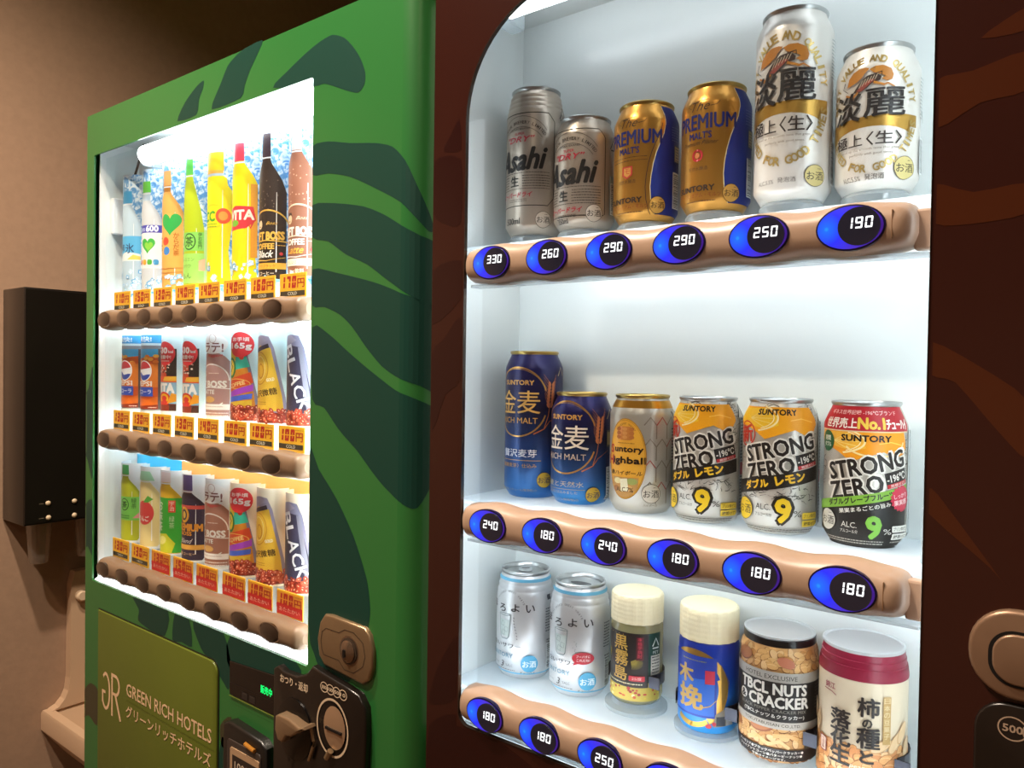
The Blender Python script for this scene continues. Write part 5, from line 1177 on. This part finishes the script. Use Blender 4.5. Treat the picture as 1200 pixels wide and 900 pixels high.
t = top(4, 'top row sample card of a yellow lemon soda bottle with fat yellow cap'); a = Art(); bott(a, 210, 31, 18, '#f6e21c', '#f8c41c', 150, 172, 30, waist=5, capw=19); a.R(-12, 176, 24, 181, '#f0b04a'); a.T('CC', -2, 110, 15, '#4aa82e', w=24, b=.05); a.O(24, 110, 12, 12, 5, '#ee5a3a'); a.E(24, 110, 7, 7, '#f7a04a'); a.lines(-16, 14, 98, 2, 4, '#4aa82e', 1.2); a.O(6, 110, 27, 18, .8, '#c8c020', 60, 300); cubes(a, -30, 14, 4, 38, 22, 5); cprint(a, t, .2)
t = top(5, 'top row sample card of a yellow vitamin drink bottle with red cap'); a = Art(); bott(a, 212, 30, 9, '#f8dc12', '#ec3a50', 150, 184, 28, waist=4); a.R(26, 40, 36, 150, '#f4a638'); a.P([(-22, 112), (0, 118), (30, 116), (34, 96), (20, 84), (-22, 80)], '#e23a44'); a.T('VITA', 8, 104, 14, '#fff4e4', w=46, b=.05); a.E(-2, 92, 9, 5, '#7ac03a', 16); a.S([(16, 96), (18, 84), (22, 94), (26, 84), (30, 94)], 3, '#e23a44'); cubes(a, -36, 40, 4, 36, 22, 6); cprint(a, t, .2)
t = top(6, 'top row sample card of a black coffee bottle with dark cap'); a = Art(); bott(a, 214, 31, 7, '#2a211f', '#332430', 128, 178, 34, body='#3a302e')
for k in range(22): a.E(rnd.uniform(-16, 26), rnd.uniform(100, 150), .8, .8, '#8a7a70', 6)
coffee_label(a, 0, '#e0ae4a', '#e6b450', 'Black', '#f4f0e8'); a.R(-25, 18, 37, 27, '#eaa83a'); a.T('すっきりブラック', 2, 22.5, 4.6, '#3a241a', w=40); a.T('無糖 コーヒー', 0, 12, 6, '#e8dccc', w=40, b=.02); cubes(a, -36, 40, 2, 8, 8, 7); cprint(a, t, .2)
t = top(7, 'top row sample card of a brown milk coffee bottle, rightmost'); a = Art(); bott(a, 216, 33, 8, '#9a6450', '#d2cfd2', 132, 180, 38, body='#c0a498')
for k in range(26): a.E(rnd.uniform(-16, 30), rnd.uniform(104, 160), 1.2, 1, '#e0b8a0', 6)
coffee_label(a, 0, '#f4e0c4', '#f8f0e6', 'Latte', '#f0b04a'); a.R(-27, 18, 39, 28, '#f7ecd0'); a.T('やさしいミルク', 2, 23, 5, '#8a5a44', w=38); a.T('コーヒー飲料', 0, 11, 6, '#f4e6d8', w=40, b=.02); cubes(a, -36, 40, 2, 8, 8, 8); cprint(a, t, .2)
# middle and bottom rows -------------------------------------------
def cola(a):
    a.R(-22, 6, 36, 118, '#8c9098'); a.R(-20, 8, 30, 112, '#c8501c'); a.R(30, 8, 36, 112, '#5a4a4c'); a.P([(-20, 94), (30, 100), (30, 112), (-20, 112)], '#3a9cc8')
    for k in range(12): a.E(rnd.uniform(-18, 28), rnd.uniform(86, 102), 5, 3, rnd.choice(['#f0a63a', '#e87a2a', '#f4c05a']), 10)
    a.R(-20, 46, 30, 86, '#e07a2a'); a.O(4, 74, 16, 18, 1.6, '#f4f4f6'); a.E(4, 74, 14.4, 16.4, '#f4f4f6', 30)
    a.P([(4+14.4*cos(u), 74+16.4*sin(u)) for u in [radians(q) for q in range(20, 175, 8)]] + [(-8, 76), (2, 82), (10, 78)], '#c83a44'); a.P([(4+14.4*cos(u), 74+16.4*sin(u)) for u in [radians(q) for q in range(195, 345, 8)]] + [(12, 68), (2, 66), (-6, 72)], '#2a4ab0')
    a.T('PEPSI', 2, 52, 8, '#f8e8dc', w=36, b=.05); a.R(-20, 30, 22, 46, '#2b4fb8'); a.T('生コーラ', 2, 38, 8, '#e6ecf8', w=34, b=.03); a.P([(-20, 8), (30, 8), (30, 30), (10, 24), (-20, 30)], '#d8661c'); a.P([(-20, 8), (30, 8), (30, 16), (-20, 12)], '#8c2c14')
    a.lines(14, 28, 11, 1, 1, '#f0d8c8', 1.2); a.R(-20, 2, 34, 6, '#c8ccd0')
def vita(a, b=True):
    a.R(-19, 8, 26, 112, '#7a3424'); a.R(8, 60, 26, 112, '#2a2422'); a.R(-19, 60, 8, 112, '#d04a34')
    for k in range(18): a.E(rnd.uniform(-14, 16), rnd.uniform(72, 86), 2.2, 1.6, rnd.choice(['#f4e4d8', '#c8b0a0', '#2a2422']), 8)
    a.R(-19, 20, 26, 66, '#8fb8d0'); a.R(-19, 56, 26, 66, '#e8542c'); a.P([(0, 58), (26, 58), (26, 66), (4, 65)], '#f0b43a'); a.T('VITA', 2, 46, 15, '#fbf8f4', w=40, b=.07)
    a.E(2, 28, 15, 12, '#d4342c', 22); a.O(3, 29, 10, 8, 3.6, '#f2b21c', -40, 230); a.P([(10, 20), (26, 24), (26, 36), (18, 38)], '#f2a02a'); a.R(-19, 8, 26, 18, '#8a3422'); a.R(14, 8, 26, 18, '#4a2a22'); a.R(-19, 3, 26, 8, '#dfe6ea')
    a.E(4, 104, 20, 20, '#e3343c', 30); a.T('-30', -1, 109, 9.5, '#fff4ee', w=22, b=.07); a.T('kcal', 16.5, 107, 4.4, '#fff4ee', w=8, b=.04); a.T('増量中!', 4, 98, 6.4, '#fff4ee', w=26, b=.04); a.lines(-6, 14, 91.5, 1, 1, '#fff4ee', 1)
def latte(a, H, fade='#b98d88'):
    a.P([(-24, 6), (36, 6), (36, 92), (28, 100), (20, 104), (-10, 104), (-24, 96)], fade)
    a.O(6, 62, 30, 26, 2, '#f6ece6', 0, 180, 22); a.T('BOSS', 14, 56, 10, '#f8f2ec', w=34, b=.06); a.T('T', -12, 56, 9, '#f8f2ec', b=.05); a.T('LATTE', -1, 44, 6.4, '#f8f2ec', w=26, b=.04); a.E(2, 32, 11, 5, '#e6b26a', 16); a.O(4, 34, 26, 14, 1.8, '#f8f2ec', 200, 330, 16)
    a.S([(-24, 49), (6, 51), (36, 49)], 1.4, '#f6ece6'); a.T('B', -12, 72, 10, '#f8f2ec', b=.06); a.lines(0, 20, 73, 1, 1, '#f0dcd0', 1.4); a.R(-24, 16, 36, 25, '#faf3ee'); a.lines(-16, 26, 21, 1, 1, '#d0b8b0', 1.2); a.lines(-16, 34, 11, 2, 4, '#f6ece6', 1.4)
    a.E(8, 119, 25, 16, '#fbf8f6', 24); a.O(8, 127, 7, 7, .9, '#c8a8a0'); a.T('ラテ!', 8, 113, 14, '#8a5a58', w=36, b=.03); a.T('Bigger!', 12, 100, 5, '#d04a4a', w=26, b=.04, sh=.3)
def beans(a, seed, top=24):
    q = random.Random(seed); a.R(-26, 3, 44, top-4, '#7a2418')
    for _ in range(70):
        x, y, r_ = q.uniform(-24, 42), q.uniform(5, top), q.uniform(0, 180); a.E(x, y, 4.2, 2.8, q.choice(['#b8402e', '#8a2a20', '#c85a40', '#a03426']), 9, rot=r_); a.E(x, y+.5, 1.6, .8, '#f0b8a0', 6, rot=r_)
def tri(a, c, shade):
    """tilted can: wedge leaning left"""
    a.P([(-22, 16), (42, 16), (38, 40), (21, 112), (13, 128), (0, 130), (-22, 122)], shade); a.P([(-22, 22), (36, 20), (33, 42), (16, 112), (-22, 118)], c); a.P([(-22, 106), (10, 122), (-2, 130), (-22, 126)], '#a49ab0')
def rainbow(a, seed):
    tri(a, '#d88a2c', '#8a8298'); a.P([(-22, 70), (24, 90), (14, 112), (-22, 108)], '#e0c428'); a.P([(-2, 78), (27, 84), (18, 108), (4, 100)], '#36c0a4'); a.E(-8, 82, 12, 16, '#2a7a3a', 20); a.E(-8, 82, 8, 12, '#e8c83a', 16); a.S([(-12, 90), (-4, 84), (-10, 76)], 2, '#1c3a24'); a.E(14, 98, 4, 4, '#c83a2c', 10); a.P([(-22, 42), (32, 60), (28, 76), (-22, 60)], '#e0502c'); a.O(6, 58, 22, 8, 1.2, '#f6c060'); a.T('COFFEE', 4, 57, 6, '#f8d890', w=32, rot=14, b=.04); a.P([(-22, 34), (32, 48), (32, 58), (-22, 42)], '#b04ad0'); a.P([(-22, 28), (30, 36), (31, 44), (-22, 36)], '#4a6ad8'); a.P([(-22, 24), (30, 26), (30, 34), (-22, 29)], '#e0b83a'); beans(a, seed, 26)
    a.E(12, 117, 21, 19, '#e3343c', 30); a.T('お手頃', 12, 125, 6, '#fff4ee', w=28, b=.04); a.T('165g', 12, 114, 10.5, '#fff4ee', w=34, b=.06)
def goldcan(a, seed):
    tri(a, '#e8b83e', '#9a90a8'); a.O(-4, 82, 17, 24, 1.4, '#c88a2a'); a.O(-4, 82, 12, 18, 1.2, '#f6dc8a'); a.O(-2, 78, 7, 11, 2, '#c88a2a'); a.P([(-22, 108), (12, 118), (14, 112), (-22, 102)], '#3a3040'); a.T('贅沢微糖', 2, 46, 10, '#4a3420', w=48, rot=10, b=.03); a.T('GOLD', 16, 66, 4.4, '#f8f0d8', w=12, rot=10, b=.03); a.lines(-14, 10, 33, 2, 3, '#b8842c', 1); beans(a, seed, 22)
def black(a, seed):
    tri(a, '#3a3850', '#8a86a0'); a.P([(26, 20), (34, 20), (18, 112), (12, 112)], '#8a8698')
    for k, ch in enumerate('BLACK'): a.T(ch, -6+k*6.8, 106-k*18.5, 17, '#eceaf0', w=17, rot=-74, b=.02)
    beans(a, seed, 24)
Zm = 1.415; Hm = .140
def midc(i, label, m=M_cardc, H=Hm): return card(label, i, Zm, H, m, G2)
for i, lb in ((0, 'middle row sample card of an orange cola can, leftmost of two alike'), (1, 'middle row sample card of an orange cola can, right one of two alike')):
    t = midc(i, lb); a = Art(); a.R(-24, 122, 40, 136, '#3aa0dc'); a.T('爽快!', 2, 129, 9, '#f0f8ff', w=34, b=.05); cola(a); cprint(a, t, Hm)
for i, lb in ((2, 'middle row card of a vitamin drink with red disc, left one of two alike'), (3, 'middle row card of a vitamin drink with red disc, right one of two alike')):
    t = midc(i, lb); a = Art(); vita(a); cprint(a, t, Hm)
t = midc(4, 'middle row sample card of a pinkish milk coffee bottle'); a = Art(); latte(a, Hm); cprint(a, t, Hm)
t = midc(5, 'middle row sample card of a rainbow coffee can with red disc'); a = Art(); rainbow(a, 1); cprint(a, t, Hm)
t = midc(6, 'middle row sample card of a golden coffee can'); a = Art(); goldcan(a, 2); cprint(a, t, Hm)
t = midc(7, 'middle row sample card of a black coffee can, rightmost'); a = Art(); black(a, 3); cprint(a, t, Hm)
Zb = 1.181; Hb = .142
def botc(i, label, m=M_cardw, H=Hb): return card(label, i, Zb, H, m, G3)
t = botc(0, 'bottom row sample card of a green tea bottle with round mark, leftmost'); a = Art(); bott(a, 140, 27, 8, '#b8c02c', '#44b060', 92, 116, 18, body='#a8b828', y0=4); a.R(-21, 40, 33, 82, '#7ed45e'); a.O(5, 68, 10, 11, 1.6, '#1f5a26'); a.T('茶', 5, 68, 12, '#1f5a26', b=.03); a.V('緑茶', 24, 80, 9, '#2f6a30'); a.lines(-12, 16, 48, 2, 4, '#4a9a3a', 2); a.P([(22, 44), (33, 44), (33, 54)], '#f0a0a0'); cprint(a, t, Hb)
t = botc(1, 'bottom row sample card of a pale juice bottle with red fruit'); a = Art(); bott(a, 134, 28, 10, '#f0dc9a', '#9adcb0', 96, 118, 16, body='#f4e8c0', y0=4); a.E(6, 62, 19, 21, '#e24a4a', 24); a.P([(4, 80), (14, 92), (24, 86), (14, 80)], '#5cb84a'); a.T('りんご', 4, 52, 9, '#fbe8e0', w=24, b=.05); a.P([(-14, 118), (26, 118), (18, 134), (-4, 134)], '#a8e0b8'); cprint(a, t, Hb)
t = botc(2, 'bottom row sample card of a bright green tea bottle with red stamp'); a = Art(); bott(a, 140, 30, 11, '#f0c030', '#f0dcd8', 96, 116, 18, body='#e8b830', y0=3); a.R(-24, 4, 36, 96, '#3cb43c'); a.P([(-24, 4), (20, 4), (26, 20), (10, 36), (-10, 34), (-24, 24)], '#d8dc3a'); a.E(0, 24, 10, 7, '#f4f08a', 16, rot=20); a.V('お抹茶', -6, 90, 16, '#e6f6d8', w=14, b=.03); a.R(14, 72, 26, 92, '#e0442c'); a.V('宇治', 20, 91, 8, '#fbe8d8', w=8); a.V('緑茶', 20, 66, 10, '#c8ecb8', w=9); cprint(a, t, Hb)
t = botc(3, 'bottom row sample card of a dark purple coffee bottle with gold emblem'); a = Art(); bott(a, 142, 30, 10, '#3a3048', '#5a4a78', 94, 112, 26, body='#a87068', y0=3); a.R(-24, 86, 36, 92, '#d05048'); a.O(0, 76, 11, 13, 4, '#e8a83a'); a.E(0, 76, 4, 6, '#f0c45a'); a.T('PREMIUM', 6, 56, 11, '#f0a03a', w=54, b=.06); a.T('BOSS', 4, 46, 6, '#f0a03a', w=24, b=.04); a.T('Blend', 4, 34, 8, '#f4ece8', w=28, sh=.5); a.R(-24, 20, 36, 28, '#f0b050'); a.T('微糖 コーヒー', 4, 13, 5, '#e8c090', w=38, b=.02); cprint(a, t, Hb)
t = botc(4, 'bottom row sample card of a brownish milk coffee bottle'); a = Art(); latte(a, Hb, '#b07a68'); cprint(a, t, Hb)
t = botc(5, 'bottom row sample card of a rainbow coffee can with red disc', M_cardo); a = Art(); rainbow(a, 4); cprint(a, t, Hb)
t = botc(6, 'bottom row sample card of a golden coffee can', M_cardo); a = Art(); goldcan(a, 5); cprint(a, t, Hb)
t = botc(7, 'bottom row sample card of a black coffee can, rightmost', M_cardo); a = Art(); black(a, 6); cprint(a, t, Hb)
